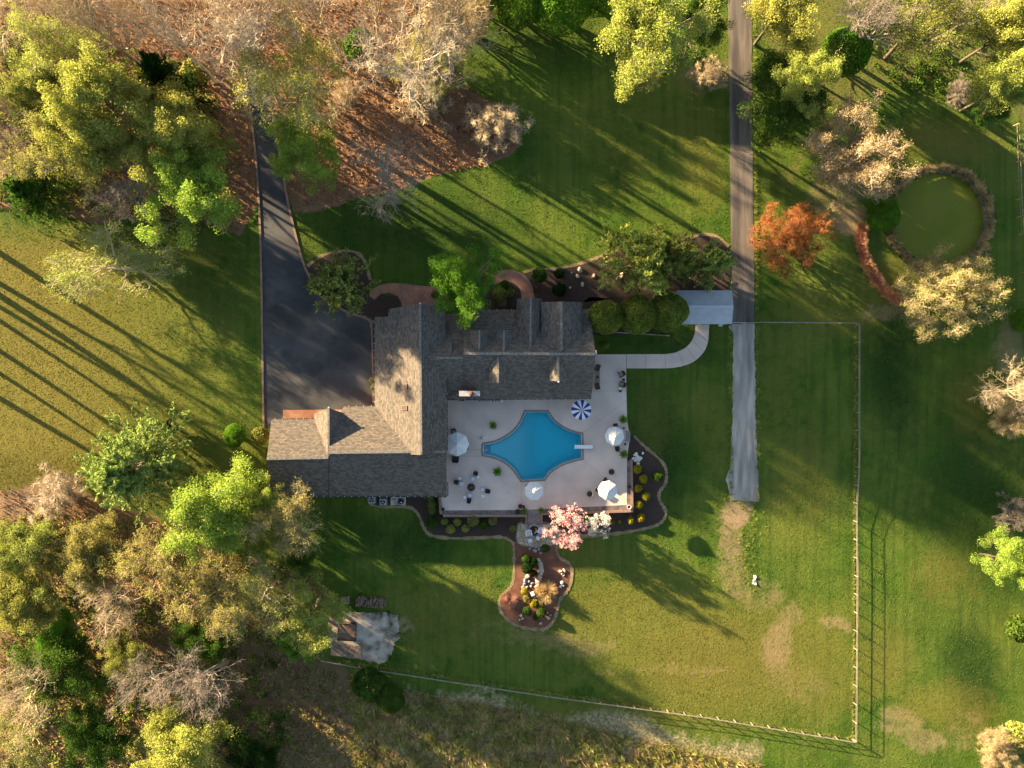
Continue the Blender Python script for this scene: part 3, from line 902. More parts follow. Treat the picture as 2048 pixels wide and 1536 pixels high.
def slope(pts, parent, thick=0.20):
    """one roof plane: (px, py, z) corners, first edge-to-last give the eave direction via z"""
    P = [W(*p) for p in pts]
    n = len(P)
    nrm = Vector((0, 0, 0))
    for i in range(n):
        nrm += P[i].cross(P[(i + 1) % n])
    if nrm.z < 0: P.reverse(); nrm = -nrm
    nrm.normalize()
    u = Vector((-nrm.y, nrm.x, 0)).normalized()
    v = nrm.cross(u)
    me = bpy.data.meshes.new('roof_slope')
    vs = [tuple(p) for p in P] + [(p.x, p.y, p.z - thick) for p in P]
    tri = tessellate_polygon([P])
    fs = [tuple(t) for t in tri]
    fs = [f if (P[f[1]] - P[f[0]]).cross(P[f[2]] - P[f[0]]).z > 0 else f[::-1] for f in fs]
    fs += [(f[2] + n, f[1] + n, f[0] + n) for f in fs]
    fs += [(i + n, (i + 1) % n + n, (i + 1) % n, i) for i in range(n)]
    me.from_pydata(vs, [], fs)
    uvl = me.uv_layers.new(name='UVMap')
    for poly in me.polygons:
        for li in poly.loop_indices:
            co = Vector(me.vertices[me.loops[li].vertex_index].co)
            uvl.data[li].uv = (co.dot(u), co.dot(v))
    me.materials.append(M_roof)
    me.update()
    return child(link('roof_slope', me), parent)

def ridge(a, b, parent, w=0.34, step=0.0):
    A, B = W(*a), W(*b)
    m = MB().bar((A.x, A.y, A.z + .02), (B.x, B.y, B.z + .02), w, .09)
    return child(m.build('ridge_cap', M_ridge), parent)

def body(profile, axis, a, b, parent, mat=None, name='wall'):
    """solid under a gable roof: profile polygon in (s, z), swept from a to b along x or y"""
    n = len(profile)
    vs = []
    for t in (a, b):
        for (s, z) in profile:
            vs.append((t, s, z) if axis == 'x' else (s, t, z))
    fs = [tuple(range(n)), tuple(range(2 * n - 1, n - 1, -1))] + [(i, (i + 1) % n, (i + 1) % n + n, i + n) for i in range(n)]
    return child(MB().add(vs, fs).build(name, mat or M_brick), parent)

def X(px, z): return W(px, 0, z).x
def Y(py, z): return W(0, py, z).y

ZE = 2.8
# garage wing, outer part
slope([(543, 839, ZE), (640, 838, ZE), (657.5, 838, ZE), (657.5, 915, 5.0), (533.5, 917.5, 5.0)], house)
slope([(533.5, 917.5, 5.0), (657.5, 915, 5.0), (657.5, 991, ZE), (541.5, 991, ZE)], house)
ridge((533.5, 917.3, 5.0), (656.5, 915, 5.0), house)
body([(Y(842, ZE) - .35, -1), (Y(842, ZE) - .35, 2.7), (Y(916, 5), 4.72), (Y(989, ZE) + .35, 2.7), (Y(989, ZE) + .35, -1.6)], 'x', X(543, ZE) + .35, X(658, ZE), house)
# garage wing, inner part (taller)
slope([(688, 813, ZE), (893, 813, ZE), (893, 903, 5.45), (658.2, 905, 5.45), (659, 862, 4.2)], house)
slope([(658.2, 905, 5.45), (893, 903, 5.45), (893.5, 991.5, ZE), (658.2, 992, ZE)], house)
ridge((659, 905, 5.45), (822, 903.4, 5.45), house)
ridge((868, 903.2, 5.45), (891, 903, 5.45), house, 0.3)
body([(Y(818, ZE) - .35, -1), (Y(818, ZE) - .35, 2.7), (Y(904, 5.45), 5.15), (Y(989, ZE) + .35, 2.7), (Y(989, ZE) + .35, -1.9)], 'x', X(659, 5), X(891, ZE) - .3, house)
# pointed gable over the garage doors
slope([(657, 816, 5.03), (657, 914.3, 5.03), (629, 843, 2.84), (627.5, 828, ZE)], house)
slope([(657.4, 816, 5.03), (689, 827, 3.0), (689, 845, 3.3), (657.4, 914.3, 5.03)], house)
ridge((657.2, 816.5, 5.03), (657.2, 912, 5.03), house, 0.26)
body([(X(632, ZE), -0.5), (X(632, ZE), 2.75), (X(657.2, 5.0), 4.7), (X(684, ZE), 2.75), (X(684, ZE), -0.5)], 'y', Y(832, ZE), Y(870, ZE), house)
# long cross wing
slope([(749.5, 634, ZE), (777, 633, 3.8), (777, 618, 3.8), (840, 607, 6.2), (842.5, 910, 6.2), (749.5, 905, ZE)], house)
slope([(840.3, 607, 6.2), (890, 614, 4.75), (893, 780, 4.7), (893, 902, 4.7), (842.8, 910, 6.2)], house)
ridge((840.2, 607.5, 6.2), (842.6, 909, 6.2), house, 0.26)
body([(X(754, ZE) + .2, -.5), (X(754, ZE) + .2, 2.75), (X(841.5, 6.2), 5.9), (X(889, 4.7) - .3, 4.45), (X(889, 4.7) - .3, -1.2)], 'y', Y(640, ZE), Y(906, 6.0), house)
# link roof
slope([(851, 716, 6.0), (926.5, 716, 6.0), (926.5, 799, ZE), (880, 799.5, ZE)], house)
slope([(851, 716, 6.0), (926.5, 716, 6.0), (926.5, 628, ZE), (880, 628, ZE)], house)
ridge((873, 716, 6.0), (926, 716, 6.0), house, 0.3)
slope([(903, 684, 5.35), (903, 712, 5.9), (896, 706, 5.4), (897, 690, 4.9)], house, 0.1)
slope([(903.2, 684, 5.35), (903.2, 712, 5.9), (910, 706, 5.4), (909, 690, 4.9)], house, 0.1)
body([(Y(634, ZE) - .3, -.5), (Y(634, ZE) - .3, 2.7), (Y(716, 6), 5.7), (Y(796, ZE) + .5, 2.7), (Y(796, ZE) + .5, -.5)], 'x', X(870, ZE), X(926, ZE), house)
# main block by the terrace
slope([(926.8, 707, 6.3), (1191, 708, 6.3), (1182.5, 796, ZE), (926.8, 798, ZE)], house)
slope([(926.8, 707, 6.3), (1191, 708, 6.3), (1179.5, 618, ZE), (926.8, 621, ZE)], house)
ridge((927, 707, 6.3), (1190.5, 708, 6.3), house, 0.34)
body([(Y(624, ZE) - .35, -.5), (Y(624, ZE) - .35, 2.7), (Y(707.5, 6.3), 6.0), (Y(793, ZE) + .9, 2.7), (Y(793, ZE) + .9, -.5)], 'x', X(927.5, ZE), X(1180, ZE) - .4, house)
# gables and dormers
def dormer(px_r, py_f, py_b, hw, zr, ze, face, wall_to, name='dormer', win=True, hw2=None):
    d = name
    hw2 = hw2 or hw
    s = 1 if py_b > py_f else -1
    slope([(px_r, py_f, zr), (px_r, py_b, zr), (px_r - hw, py_b, ze), (px_r - hw, py_f + s * 1.2, ze)], house, 0.12)
    slope([(px_r + .3, py_f, zr), (px_r + .3, py_b, zr), (px_r + hw2, py_b, ze), (px_r + hw2, py_f + s * 1.2, ze)], house, 0.12)
    ridge((px_r, py_f, zr), (px_r, py_b - s * 4, zr), house, 0.24)
    a, b = Y(py_f, ze) + (-s) * 0.35, Y(py_b, ze)
    body([(X(px_r - hw, ze) + .22, wall_to), (X(px_r - hw, ze) + .22, ze - .05), (X(px_r, zr), zr - .2), (X(px_r + hw2, ze) - .22, ze - .05), (X(px_r + hw2, ze) - .22, wall_to)], 'y', a, b, house, M_trim if hw < 22 else M_brick, 'dormer_wall')
    if win: window(X(px_r, ze), a, (wall_to + ze) / 2 + .25, min(1.1, hw * S), 0.95, 0 if s < 0 else math.pi)
def window(x, y, z, w, h, rz):
    """frame, pane and glazing bars; rz turns the outside face (0 = towards the bottom of the picture)"""
    m = MB()
    fr = MB(); 
    for (cx, cz, sx_, sz_) in ((0, h / 2, w + .12, .08), (0, -h / 2, w + .12, .08), (-w / 2, 0, .08, h - .08), (w / 2, 0, .08, h - .08), (0, 0, .035, h - .08)):
        fr.box(cx, -.03, cz, sx_, .07, sz_)
    f = fr.build('window', M_trim)
    f.location = (x, y, z); f.rotation_euler = (0, 0, rz)
    child(f, house)
    p = MB().box(0, -.012, 0, w - .06, .03, h - .06).build('pane', M_glass)
    p.parent = f
    sl = MB().box(0, -.06, -h / 2 - .07, w + .24, .16, .06).build('sill', M_trim)
    sl.parent = f
dormer(1061, 596, 700, 27, 5.85, 4.2, 'n', -.3, hw2=24)
dormer(1123, 603, 705, 40.5, 6.2, 4.85, 'n', -.3)
dormer(958.5, 660, 704, 17, 6.12, 5.35, 'n', 4.2)
dormer(1008, 660, 705, 17, 6.12, 5.35, 'n', 4.2)
dormer(996, 766.5, 710, 17.3, 6.05, 5.35, 's', 3.6)
dormer(1116.5, 762.5, 708, 17.5, 6.05, 5.35, 's', 3.7)
# wall openings
yS = Y(793, ZE) + .9
for px in (955, 1030, 1080, 1150):
    window(X(px, 1.4), yS, 1.45, 1.5, 1.3, 0)
xE = X(1180, ZE) - .4
for py in (660, 755):
    window(xE, Y(py, 1.4), 1.5, 1.2, 1.3, math.pi / 2)
xWl = X(754, ZE) + .2
for py in (665, 710, 755): window(xWl, Y(py, 1.5), 1.5, 1.2, 1.3, -math.pi / 2)
xE2 = X(889, 4.7) - .3
for py in (830, 875): window(xE2, Y(py, 1.5), 1.5, 1.4, 1.3, math.pi / 2)
yG = Y(989, ZE) + .35
for px in (600, 680, 760, 850): window(X(px, 1.4), yG, 1.2, 1.3, 1.1, 0)
def garage_door(px0, px1, y):
    a, b = X(px0, 1.2), X(px1, 1.2)
    d = MB().box((a + b) / 2, y + .03, 1.15, b - a, .08, 2.3).build('garage_door', M_trim)
    child(d, house)
    for k in range(4):
        pn = MB().box((a + b) / 2, y + .085, .35 + .56 * k, b - a - .12, .03, .48).build('door_panel', M_trim)
        pn.parent = d
garage_door(556, 622, Y(842, ZE) - .35)
garage_door(637, 679, Y(832, ZE))
fd = child(MB().box(X(1105, 1), yS - .04, 1.1, 1.7, .08, 2.2).build('door', M_trim), house)
for dx in (-.42, .42):
    p = MB().box(X(1105, 1) + dx, yS - .09, 1.15, .62, .03, 1.8).build('pane', M_glass); p.parent = fd
# gutters with their hangers
def gutter(a, b, hang=True):
    A, B = W(*a), W(*b)
    m = MB().bar((A.x, A.y, A.z - .1), (B.x, B.y, B.z - .1), .13, .12)
    o = child(m.build('gutter', M_gutter), house)
    if hang:
        L = (B - A).length; k = max(2, int(L / .95))
        hb = MB()
        for i in range(k):
            p = A.lerp(B, (i + .5) / k)
            hb.box(p.x, p.y, p.z - .025, .05, .15, .03) if abs(B.x - A.x) > abs(B.y - A.y) else hb.box(p.x, p.y, p.z - .025, .15, .05, .03)
        child(hb.build('gutter_hanger', M_trim), house)
gutter((894, 799.7, ZE - .02), (1182, 797.3, ZE - .02))
gutter((543, 838, ZE), (628, 837.5, ZE)); gutter((690, 811.6, ZE), (750, 811.6, ZE))
gutter((542, 992.8, ZE), (893, 993.2, ZE)); gutter((748.3, 636, ZE), (748.3, 810, ZE)); gutter((894.5, 780, 4.7), (894.5, 900, 4.7)); gutter((928, 619.5, ZE), (1030, 619, ZE))
child(MB().tube([W(895.2, 965, 2.7), W(896, 975, 2.6), W(895.5, 990, 2.5), W(890, 994.5, 2.3), W(886, 994, 1.5), W(886, 994, -.8)], .07, 6).build('downpipe', M_gutter), house)
# small things on the roofs
for py in (772.5, 815.5):
    p = W(810, py, 4.98)
    f = MB()
    for (dx, dy, sx_, sy_) in ((-.36, 0, .05, .62), (.36, 0, .05, .62), (0, .28, .66, .05), (0, -.28, .66, .05)):
        f.box(dx, dy, .04, sx_, sy_, .26)
    o = f.build('skylight', M_wallcap); o.location = p; o.rotation_euler = (0, -math.atan2(3.4, 6.3), 0); child(o, house)
    q = MB().box(0, 0, .12, .66, .5, .05).build('pane', M_gutter); q.parent = o
ch = MB().box(0, 0, -.6, 2.5, .62, 2.2).build('chimney', M_brick); ch.location = W(939, 787, 4.6) ; child(ch, house)
cp = MB().box(0, 0, .56, 2.78, .72, .08).build('chimney_cap', M_unitcap); cp.parent = ch
ct = MB().lathe([(.30, .60), (.36, .72), (.34, .86), (.1, .95)], 14, (.22, 0, 0)).build('flue_cowl', M_rustm); ct.parent = ch
for (px, py, z) in ((793, 709, 4.6), (974.5, 669, 4.9)):
    child(MB().lathe([(.09, -.3), (.09, .45), (.07, .47)], 10, W(px, py, z)).build('vent_pipe', M_black), house)
for px in (910.5, 982, 1056.5, 1131.5):
    child(MB().lathe([(.03, -.1), (.07, -.04), (.08, .02), (.05, .08), (.01, .1)], 10, W(px, 801.2 - (px - 910) * .012, 2.62)).build('eave_lamp', M_trim), house)
for (px, py) in ((840.2, 606.4), (657.2, 815), (1117, 763.5), (1192, 702), (1192.4, 706)):
    z = {840.2: 6.25, 657.2: 5.1, 1117: 6.05}.get(px, 6.2)
    child(MB().box(*W(px, py, z), .16, .16, .14).build('ridge_end_cap', M_trim), house)

# ------------------------------------------------------------------ carport with ribbed metal roof
car = tag(empty('metal_carport', W(1410, 614, 0)), 'white ribbed metal roof carport beside the lane', 'carport')
def metal(pts):
    P = [W(*p) for p in pts]   # eave a, eave b, ridge b, ridge a
    m = MB()
    n = 36
    for k in range(n):
        t0, t1 = k / n, (k + 1) / n
        a0, b0 = P[0].lerp(P[1], t0), P[3].lerp(P[2], t0)
        a1, b1 = P[0].lerp(P[1], t1), P[3].lerp(P[2], t1)
        d = Vector((0, 0, .05))
        am, bm = a0.lerp(a1, .22), b0.lerp(b1, .22)
        m.add([a0 + d, b0 + d, bm + d, am + d, am, bm, b1, a1, a1 + d, b1 + d], [(0, 1, 2, 3), (3, 2, 5, 4), (4, 5, 6, 7), (7, 6, 9, 8)])
    return child(m.build('roof_sheet', M_metalw, fix=False), car)
metal([(1352, 581, 2.6), (1464, 580.5, 2.6), (1466.5, 613.5, 3.15), (1353, 613, 3.15)])
metal([(1357, 648.7, 2.6), (1464, 648, 2.6), (1466.5, 613.5, 3.15), (1354, 613, 3.15)])
child(MB().bar(W(1353, 613, 3.22), W(1466.5, 613.5, 3.22), .35, .05).build('ridge_cap', M_metalw), car)
for px in (1358, 1410, 1461):
    for py in (584, 645):
        p = W(px, py, 2.5)
        child(MB().box(p.x, p.y, 1.27, .14, .14, 2.5).build('post', M_trim), car)
for py in (584, 645):
    child(MB().bar(W(1356, py, 2.55), W(1463, py, 2.55), .09, .16).build('beam', M_trim), car)
o = child(MB().box(*W(1441, 650.4, 1.4), .5, .3, .35).build('meter_box', M_trim), car)

# ------------------------------------------------------------------ things on the terrace
M_canvas = surf('umbrella_canvas_white', (0.62, 0.60, 0.58), (0.58, 0.565, 0.55), 2, 0.9, coord='obj')
M_navy = surf('umbrella_canvas_navy', (0.020, 0.042, 0.20), (0.016, 0.035, 0.17), 2, 0.9, coord='obj')
M_wicker = surf('brown_wicker', (0.105, 0.055, 0.038), (0.06, 0.032, 0.024), 14, 0.8, bmp=0.01, bscale=40, coord='obj')
M_dkwick = surf('dark_brown_wicker', (0.05, 0.04, 0.034), (0.032, 0.026, 0.022), 14, 0.8, bmp=0.01, bscale=40, coord='obj')
M_tan = surf('tan_cushion', (0.30, 0.21, 0.13), (0.24, 0.165, 0.10), 4, 0.9, coord='obj')
M_greyc = surf('grey_cushion', (0.27, 0.27, 0.28), (0.22, 0.22, 0.23), 4, 0.9, coord='obj')
M_whitep = surf('white_cushion', (0.68, 0.66, 0.64), (0.62, 0.60, 0.58), 3, 0.8, coord='obj')
M_offw = surf('pale_blue_grey_fabric', (0.50, 0.52, 0.58), (0.45, 0.47, 0.53), 4, 0.9, coord='obj')
M_stonep = surf('cast_stone', (0.36, 0.32, 0.28), (0.28, 0.25, 0.22), 5, 0.9, bmp=0.006, bscale=25, coord='obj')
M_soil = surf('potting_soil', (0.03, 0.022, 0.017), (0.05, 0.036, 0.028), 8, 0.95, bmp=0.02, bscale=20, coord='obj')
M_terra = surf('terracotta', (0.24, 0.10, 0.06), (0.18, 0.08, 0.05), 4, 0.85, coord='obj')
M_wood = surf('weathered_planks', (0.34, 0.245, 0.175), (0.17, 0.12, 0.085), 3, 0.9, bmp=0.006, bscale=20, coord='obj', rand=0.2)
M_woodb = surf('brown_planks', (0.27, 0.165, 0.105), (0.17, 0.10, 0.065), 3, 0.9, bmp=0.006, bscale=20, coord='obj', rand=0.18)
M_wooddk = surf('dark_timber', (0.07, 0.048, 0.036), (0.045, 0.032, 0.025), 3, 0.9, coord='obj')
M_fence = surf('fence_weathered', (0.27, 0.235, 0.175), (0.19, 0.16, 0.115), 1.5, 0.9, coord='pos', rand=0.12)
M_log = surf('split_log', (0.26, 0.175, 0.12), (0.12, 0.08, 0.06), 3, 0.9, coord='obj', rand=0.3)
M_logend = surf('log_end', (0.52, 0.42, 0.32), None, 6, 0.9, coord='obj')
M_steel = surf('brushed_steel', (0.55, 0.55, 0.56), (0.48, 0.48, 0.49), 6, 0.35, metal=0.8)
M_unit = surf('unit_grey_paint', (0.40, 0.41, 0.43), (0.34, 0.35, 0.37), 4, 0.6, coord='obj')

def at_root(name, px, py, z, rz, label, cat, group=None):
    return tag(empty(name, W(px, py, z), rz), label, cat, group)

def umbrella(px, py, rpx, n, rot, label, stripes=False, hz=2.25):
    zt = hz + 0.55
    r = rpx * S * (H - hz) / H
    u = at_root('patio_umbrella', px, py, ZD, 0, label, 'umbrella', 'patio umbrellas round the pool')
    c = W(px, py, zt); u.location = (c.x, c.y, ZD)
    for k in range(n):
        a0, a1 = rot + 2 * math.pi * k / n, rot + 2 * math.pi * (k + 1) / n
        m = MB(); am = (a0 + a1) / 2
        rows = [(.05, zt - ZD), (r * .34, zt - ZD - .2), (r * .68, zt - ZD - .38), (r, hz - ZD)]
        vs, fs = [], []
        for (rr, z) in rows:
            sag = .03 * rr / r
            rm = rr * math.cos((a1 - a0) / 2)
            vs += [(rr * math.cos(a0), rr * math.sin(a0), z), (rm * math.cos(am), rm * math.sin(am), z - sag), (rr * math.cos(a1), rr * math.sin(a1), z)]
        for i in range(len(rows) - 1):
            for j in range(2):
                fs.append((i * 3 + j, (i + 1) * 3 + j, (i + 1) * 3 + j + 1, i * 3 + j + 1))
        b = (len(rows) - 1) * 3
        nv = len(vs)
        vs += [(v[0], v[1], v[2] - .14) for v in vs[b:b + 3]]
        fs += [(b, nv, nv + 1, b + 1), (b + 1, nv + 1, nv + 2, b + 2)]
        m.add(vs, fs).build('canopy_panel', M_navy if stripes and k % 2 else M_canvas, u, fix=False)
    for k in range(8):
        a = rot + 2 * math.pi * k / 8
        MB().tube([(.04 * math.cos(a), .04 * math.sin(a), zt - ZD - .06), (r * .97 * math.cos(a), r * .97 * math.sin(a), hz - ZD - .04)], .012, 4).build('rib', M_black, u)
    MB().lathe([(.022, .05), (.022, zt - ZD + .02)], 8).build('pole', M_black, u)
    MB().lathe([(.05, zt - ZD), (.06, zt - ZD + .05), (.02, zt - ZD + .12)], 8).build('finial', M_offw, u)
    MB().lathe([(.26, 0), (.26, .05), (.08, .1), (.04, .3)], 12).build('base', M_black, u)
    return u
UR = math.radians
umbrella(914, 889, 24.3, 8, UR(90), 'large white umbrella tucked against the house eave', hz=2.4)
umbrella(1069, 983, 19.6, 8, UR(70), 'white umbrella at the foot of the pool above the steps')
umbrella(1231, 873, 19.8, 8, UR(80), 'white umbrella at the right edge of the terrace over a dining table')
umbrella(1217, 982, 19.8, 8, UR(79), 'white umbrella at the lower right corner beside two planters')
umbrella(1164, 820, 20.2, 16, UR(4), 'navy and white striped umbrella near the house', True)

def armchair(px, py, face, label, mat, cush, group, w=.72, d=.74, z=ZD, name='armchair', back=.85):
    """face: pixel the sitter looks at"""
    fx, fy = face[0] - px, -(face[1] - py)
    rz = math.atan2(fx, -fy)
    c = at_root(name, px, py, z, rz, label, 'chair', group)
    MB().box(0, 0, .33, w - .1, d - .12, .08).build('seat', mat, c)
    if cush: MB().box(0, -.03, .42, w - .2, d - .2, .11, 0, .93).build('seat_cushion', cush, c)
    b = MB()
    b.add([(-w / 2 + .04, d / 2 - .1, .3), (w / 2 - .04, d / 2 - .1, .3), (w / 2 - .08, d / 2 + .06, back), (-w / 2 + .08, d / 2 + .06, back),
           (-w / 2 + .04, d / 2 - .02, .3), (w / 2 - .04, d / 2 - .02, .3), (w / 2 - .08, d / 2 + .13, back), (-w / 2 + .08, d / 2 + .13, back)],
          [(0, 1, 2, 3), (7, 6, 5, 4), (0, 4, 5, 1), (1, 5, 6, 2), (2, 6, 7, 3), (3, 7, 4, 0)])
    b.build('backrest', mat, c)
    for s in (-1, 1):
        MB().box(s * (w / 2 - .035), 0, .58, .09, d - .1, .06).box(s * (w / 2 - .035), -d / 2 + .1, .46, .06, .06, .2).build('armrest', mat, c)
        for t in (-1, 1):
            MB().box(s * (w / 2 - .06), t * (d / 2 - .09), .15, .06, .06, .3).build('leg', mat, c)
    return c

def roundtable(px, py, r, h, mat, label, name='side_table', cat='table', group=None, z=ZD):
    t = at_root(name, px, py, z, 0, label, cat, group)
    MB().lathe([(r, h - .04), (r, h - .005), (r - .02, h)], 20).build('table_top', mat, t)
    MB().lathe([(.035, .03), (.03, h - .04)], 8).build('pedestal', M_black, t)
    MB().lathe([(r * .6, 0), (r * .6, .02), (.05, .05)], 14).build('base', M_black, t)
    return t
def ottoman(px, py, r, h, mat, label, group):
    t = at_root('round_ottoman', px, py, ZD, 0, label, 'ottoman', group)
    MB().lathe([(r - .02, .06), (r, .1), (r, h - .1), (r - .04, h - .08)], 18).build('upholstered_drum', mat, t)
    MB().lathe([(r - .03, h - .08), (r - .005, h - .05), (r - .02, h - .01), (r * .6, h + .01), (.02, h)], 18).build('cushion', mat, t)
    for k in range(4):
        a = math.pi / 4 + k * math.pi / 2
        MB().lathe([(.03, 0), (.03, .07)], 6, (r * .7 * math.cos(a), r * .7 * math.sin(a), 0)).build('foot', M_black, t)

# fire pit and the four places round it
fpit = at_root('fire_pit', 942.2, 974, ZD, 0, 'round dark metal fire pit in the ring of black chairs', 'fire pit')
MB().lathe([(.3, 0), (.42, .06), (.54, .3), (.56, .36), (.5, .38), (.46, .3), (.02, .26)], 24, cap=False).build('bowl', M_rustm, fpit)
MB().lathe([(.47, .34), (.44, .42), (.3, .5), (.12, .54), (.01, .55)], 20, cap=False).build('spark_screen', M_dkwick, fpit)
MB().lathe([(.04, .55), (.05, .6), (.02, .63)], 8).build('lid_handle', M_steel, fpit)
for (where, cx, cy, ox, oy, tx, ty) in (('on the house side of', 913.7, 963.6, 923, 966.5, 919.6, 955.8), ('above', 950.8, 947, 945, 957, 956, 953),
                                       ('right of', 974, 981, 965, 978, 965.7, 991), ('below', 938, 999, 939, 990, 929.7, 993.5)):
    armchair(cx, cy, (942, 974), f'black armchair {where} the round fire pit', M_black, None, 'black chairs round the fire pit', .62, .62)
    ottoman(ox, oy, .29, .42, M_offw, f'pale round ottoman at the black chair {where} the fire pit', 'pale ottomans round the fire pit')
    roundtable(tx, ty, .21, .5, M_whitep, f'small white side table at the black chair {where} the fire pit', group='white side tables round the fire pit')

# house side of the terrace
armchair(1195, 736, (1215, 742), 'curved brown wicker chair against the house, upper of two', M_wicker, None, 'brown chairs against the house wall', .95, .7)
armchair(1194.5, 772, (1215, 768), 'curved brown wicker chair against the house, lower of two', M_wicker, None, 'brown chairs against the house wall', .95, .7)
t = at_root('coffee_table', 1194.5, 754, ZD, 0, 'long low table between the two brown chairs by the house', 'table')
MB().box(0, 0, .4, .55, 1.35, .06).build('table_top', M_tan, t)
for a in (-1, 1):
    for b_ in (-1, 1): MB().box(a * .22, b_ * .6, .19, .06, .06, .37).build('leg', M_wicker, t)
pt = at_root('table_pot', 1195, 754.5, ZD + .43, 0, 'small dark pot standing on the long low table', 'pot')
MB().lathe([(.1, 0), (.15, .12), (.16, .2), (.12, .2), (.1, .12), (.01, .1)], 12, cap=False).build('pot', M_black, pt)
armchair(1241, 748.5, (1222, 757), 'brown wicker armchair with tan cushion by the lawn edge, upper of two', M_wicker, M_tan, 'wicker armchairs by the lawn edge', .78, .8)
armchair(1242.5, 768.5, (1222, 762), 'brown wicker armchair with tan cushion by the lawn edge, lower of two', M_wicker, M_tan, 'wicker armchairs by the lawn edge', .78, .8)
roundtable(1246, 759.5, .2, .5, M_black, 'small dark round table between the two wicker armchairs')
roundtable(1239, 744, .19, .45, M_whitep, 'small white round table beside the upper wicker armchair')
roundtable(1239, 777, .18, .45, M_whitep, 'small white round table below the lower wicker armchair')
bk = at_root('bucket', 1240, 782, ZD, 0, 'black bucket on the terrace below the wicker armchairs', 'bucket')
MB().lathe([(.14, 0), (.17, .3), (.15, .3), (.12, .05), (.01, .04)], 14, cap=False).build('bucket', M_black, bk)

# under the south eave
for i, (px, w, lab) in enumerate(((924, .7, 'dark chair under the eave left of the chimney'), (995, .75, 'dark chair under the eave at the middle of the house front'))):
    armchair(px, 797.5, (px, 830), lab, M_dkwick, M_greyc if i else None, 'dark seats under the eave', w, .7)
sf = at_root('outdoor_sofa', 972, 797.5, ZD, 0, 'dark wicker sofa half hidden under the house eave', 'sofa')
MB().box(0, 0, .3, 1.9, .7, .2).build('seat', M_dkwick, sf)
MB().box(0, .36, .55, 1.9, .12, .6).build('backrest', M_dkwick, sf)
for s in (-1, 1):
    MB().box(s * .95, 0, .4, .12, .75, .5).build('armrest', M_dkwick, sf)
    MB().box(s * .45, -.04, .46, .82, .6, .12, 0, .94).build('seat_cushion', M_greyc, sf)
    for t_ in (-1, 1): MB().box(s * .85, t_ * .28, .1, .07, .07, .2).build('leg', M_dkwick, sf)
bn = at_root('low_bench', 942, 797.5, ZD, 0, 'low dark bench under the eave below the chimney', 'bench')
MB().box(0, 0, .42, 1.2, .4, .06).build('seat', M_dkwick, bn)
for s in (-1, 1): MB().box(s * .5, 0, .2, .07, .36, .39).build('leg', M_dkwick, bn)
roundtable(1003.5, 802, .2, .5, M_whitep, 'small white round table under the eave beside a dark chair')

# dining set at the right edge
t = at_root('dining_table', 1231, 873, ZD, 0, 'round dark table under the white umbrella at the right edge', 'table')
MB().lathe([(.62, .68), (.62, .72), (.6, .74)], 24).build('table_top', M_dkwick, t)
for k in range(4):
    a = math.pi / 4 + k * math.pi / 2
    MB().tube([(.12 * math.cos(a), .12 * math.sin(a), .68), (.42 * math.cos(a), .42 * math.sin(a), 0)], .03, 6).build('leg', M_black, t)
armchair(1229.5, 852, (1231, 873), 'dark wicker dining chair above the right edge umbrella', M_dkwick, None, 'dining chairs at the right edge', .6, .62)
armchair(1233, 896, (1231, 873), 'dark wicker dining chair below the right edge umbrella', M_dkwick, None, 'dining chairs at the right edge', .6, .62)
cb = at_root('serving_bench', 1253.8, 872, ZD, 0, 'long grey bench along the right edge of the terrace', 'bench')
MB().box(0, 0, .45, .52, 1.45, .08).build('seat', M_greyc, cb)
MB().box(.22, 0, .68, .08, 1.45, .4).build('backrest', M_greyc, cb)
for s in (-1, 1): MB().box(0, s * .62, .2, .46, .07, .4).build('leg', M_dkwick, cb)
# lounge pair under the corner umbrella
def lounger(px, py, rz, label):
    c = at_root('lounge_chair', px, py, ZD, rz, label, 'lounge chair', 'loungers under the corner umbrella')
    MB().box(0, -.2, .3, .68, 1.35, .1).build('seat', M_dkwick, c)
    MB().add([(-.34, .46, .3), (.34, .46, .3), (.34, 1.0, .78), (-.34, 1.0, .78), (-.34, .5, .22), (.34, .5, .22), (.34, 1.04, .7), (-.34, 1.04, .7)], [(0, 1, 2, 3), (7, 6, 5, 4), (0, 4, 5, 1), (1, 5, 6, 2), (2, 6, 7, 3), (3, 7, 4, 0)]).build('backrest', M_dkwick, c)
    for a in (-1, 1):
        for b_ in (-.8, .35): MB().box(a * .28, b_, .13, .06, .06, .26).build('leg', M_dkwick, c)
lounger(1215, 966.5, UR(40), 'brown lounger at the upper corner of the lower right umbrella')
lounger(1201, 983.5, UR(52), 'brown lounger at the left corner of the lower right umbrella')
armchair(1055, 973, (1068, 984), 'dark chair peeping out left of the umbrella above the steps', M_dkwick, None, None, .6, .6)
armchair(911, 917, (913, 890), 'black padded chair below the large umbrella by the eave', M_black, M_black, 'black seats at the large umbrella', .95, .8)
armchair(907.5, 863, (913, 890), 'dark metal chair above the large umbrella by the eave', M_dkwick, M_greyc, 'black seats at the large umbrella', .75, .7)
armchair(930, 893, (913, 890), 'black chair right of the large umbrella by the eave', M_black, None, 'black seats at the large umbrella', .7, .7)
t = at_root('patio_table', 913, 889, ZD, 0, 'round table hidden beneath the large umbrella by the eave', 'table')
MB().lathe([(.6, .68), (.6, .72), (.57, .74)], 24).build('table_top', M_black, t)
MB().lathe([(.3, 0), (.28, .05), (.05, .1), (.05, .68)], 12).build('pedestal', M_black, t)
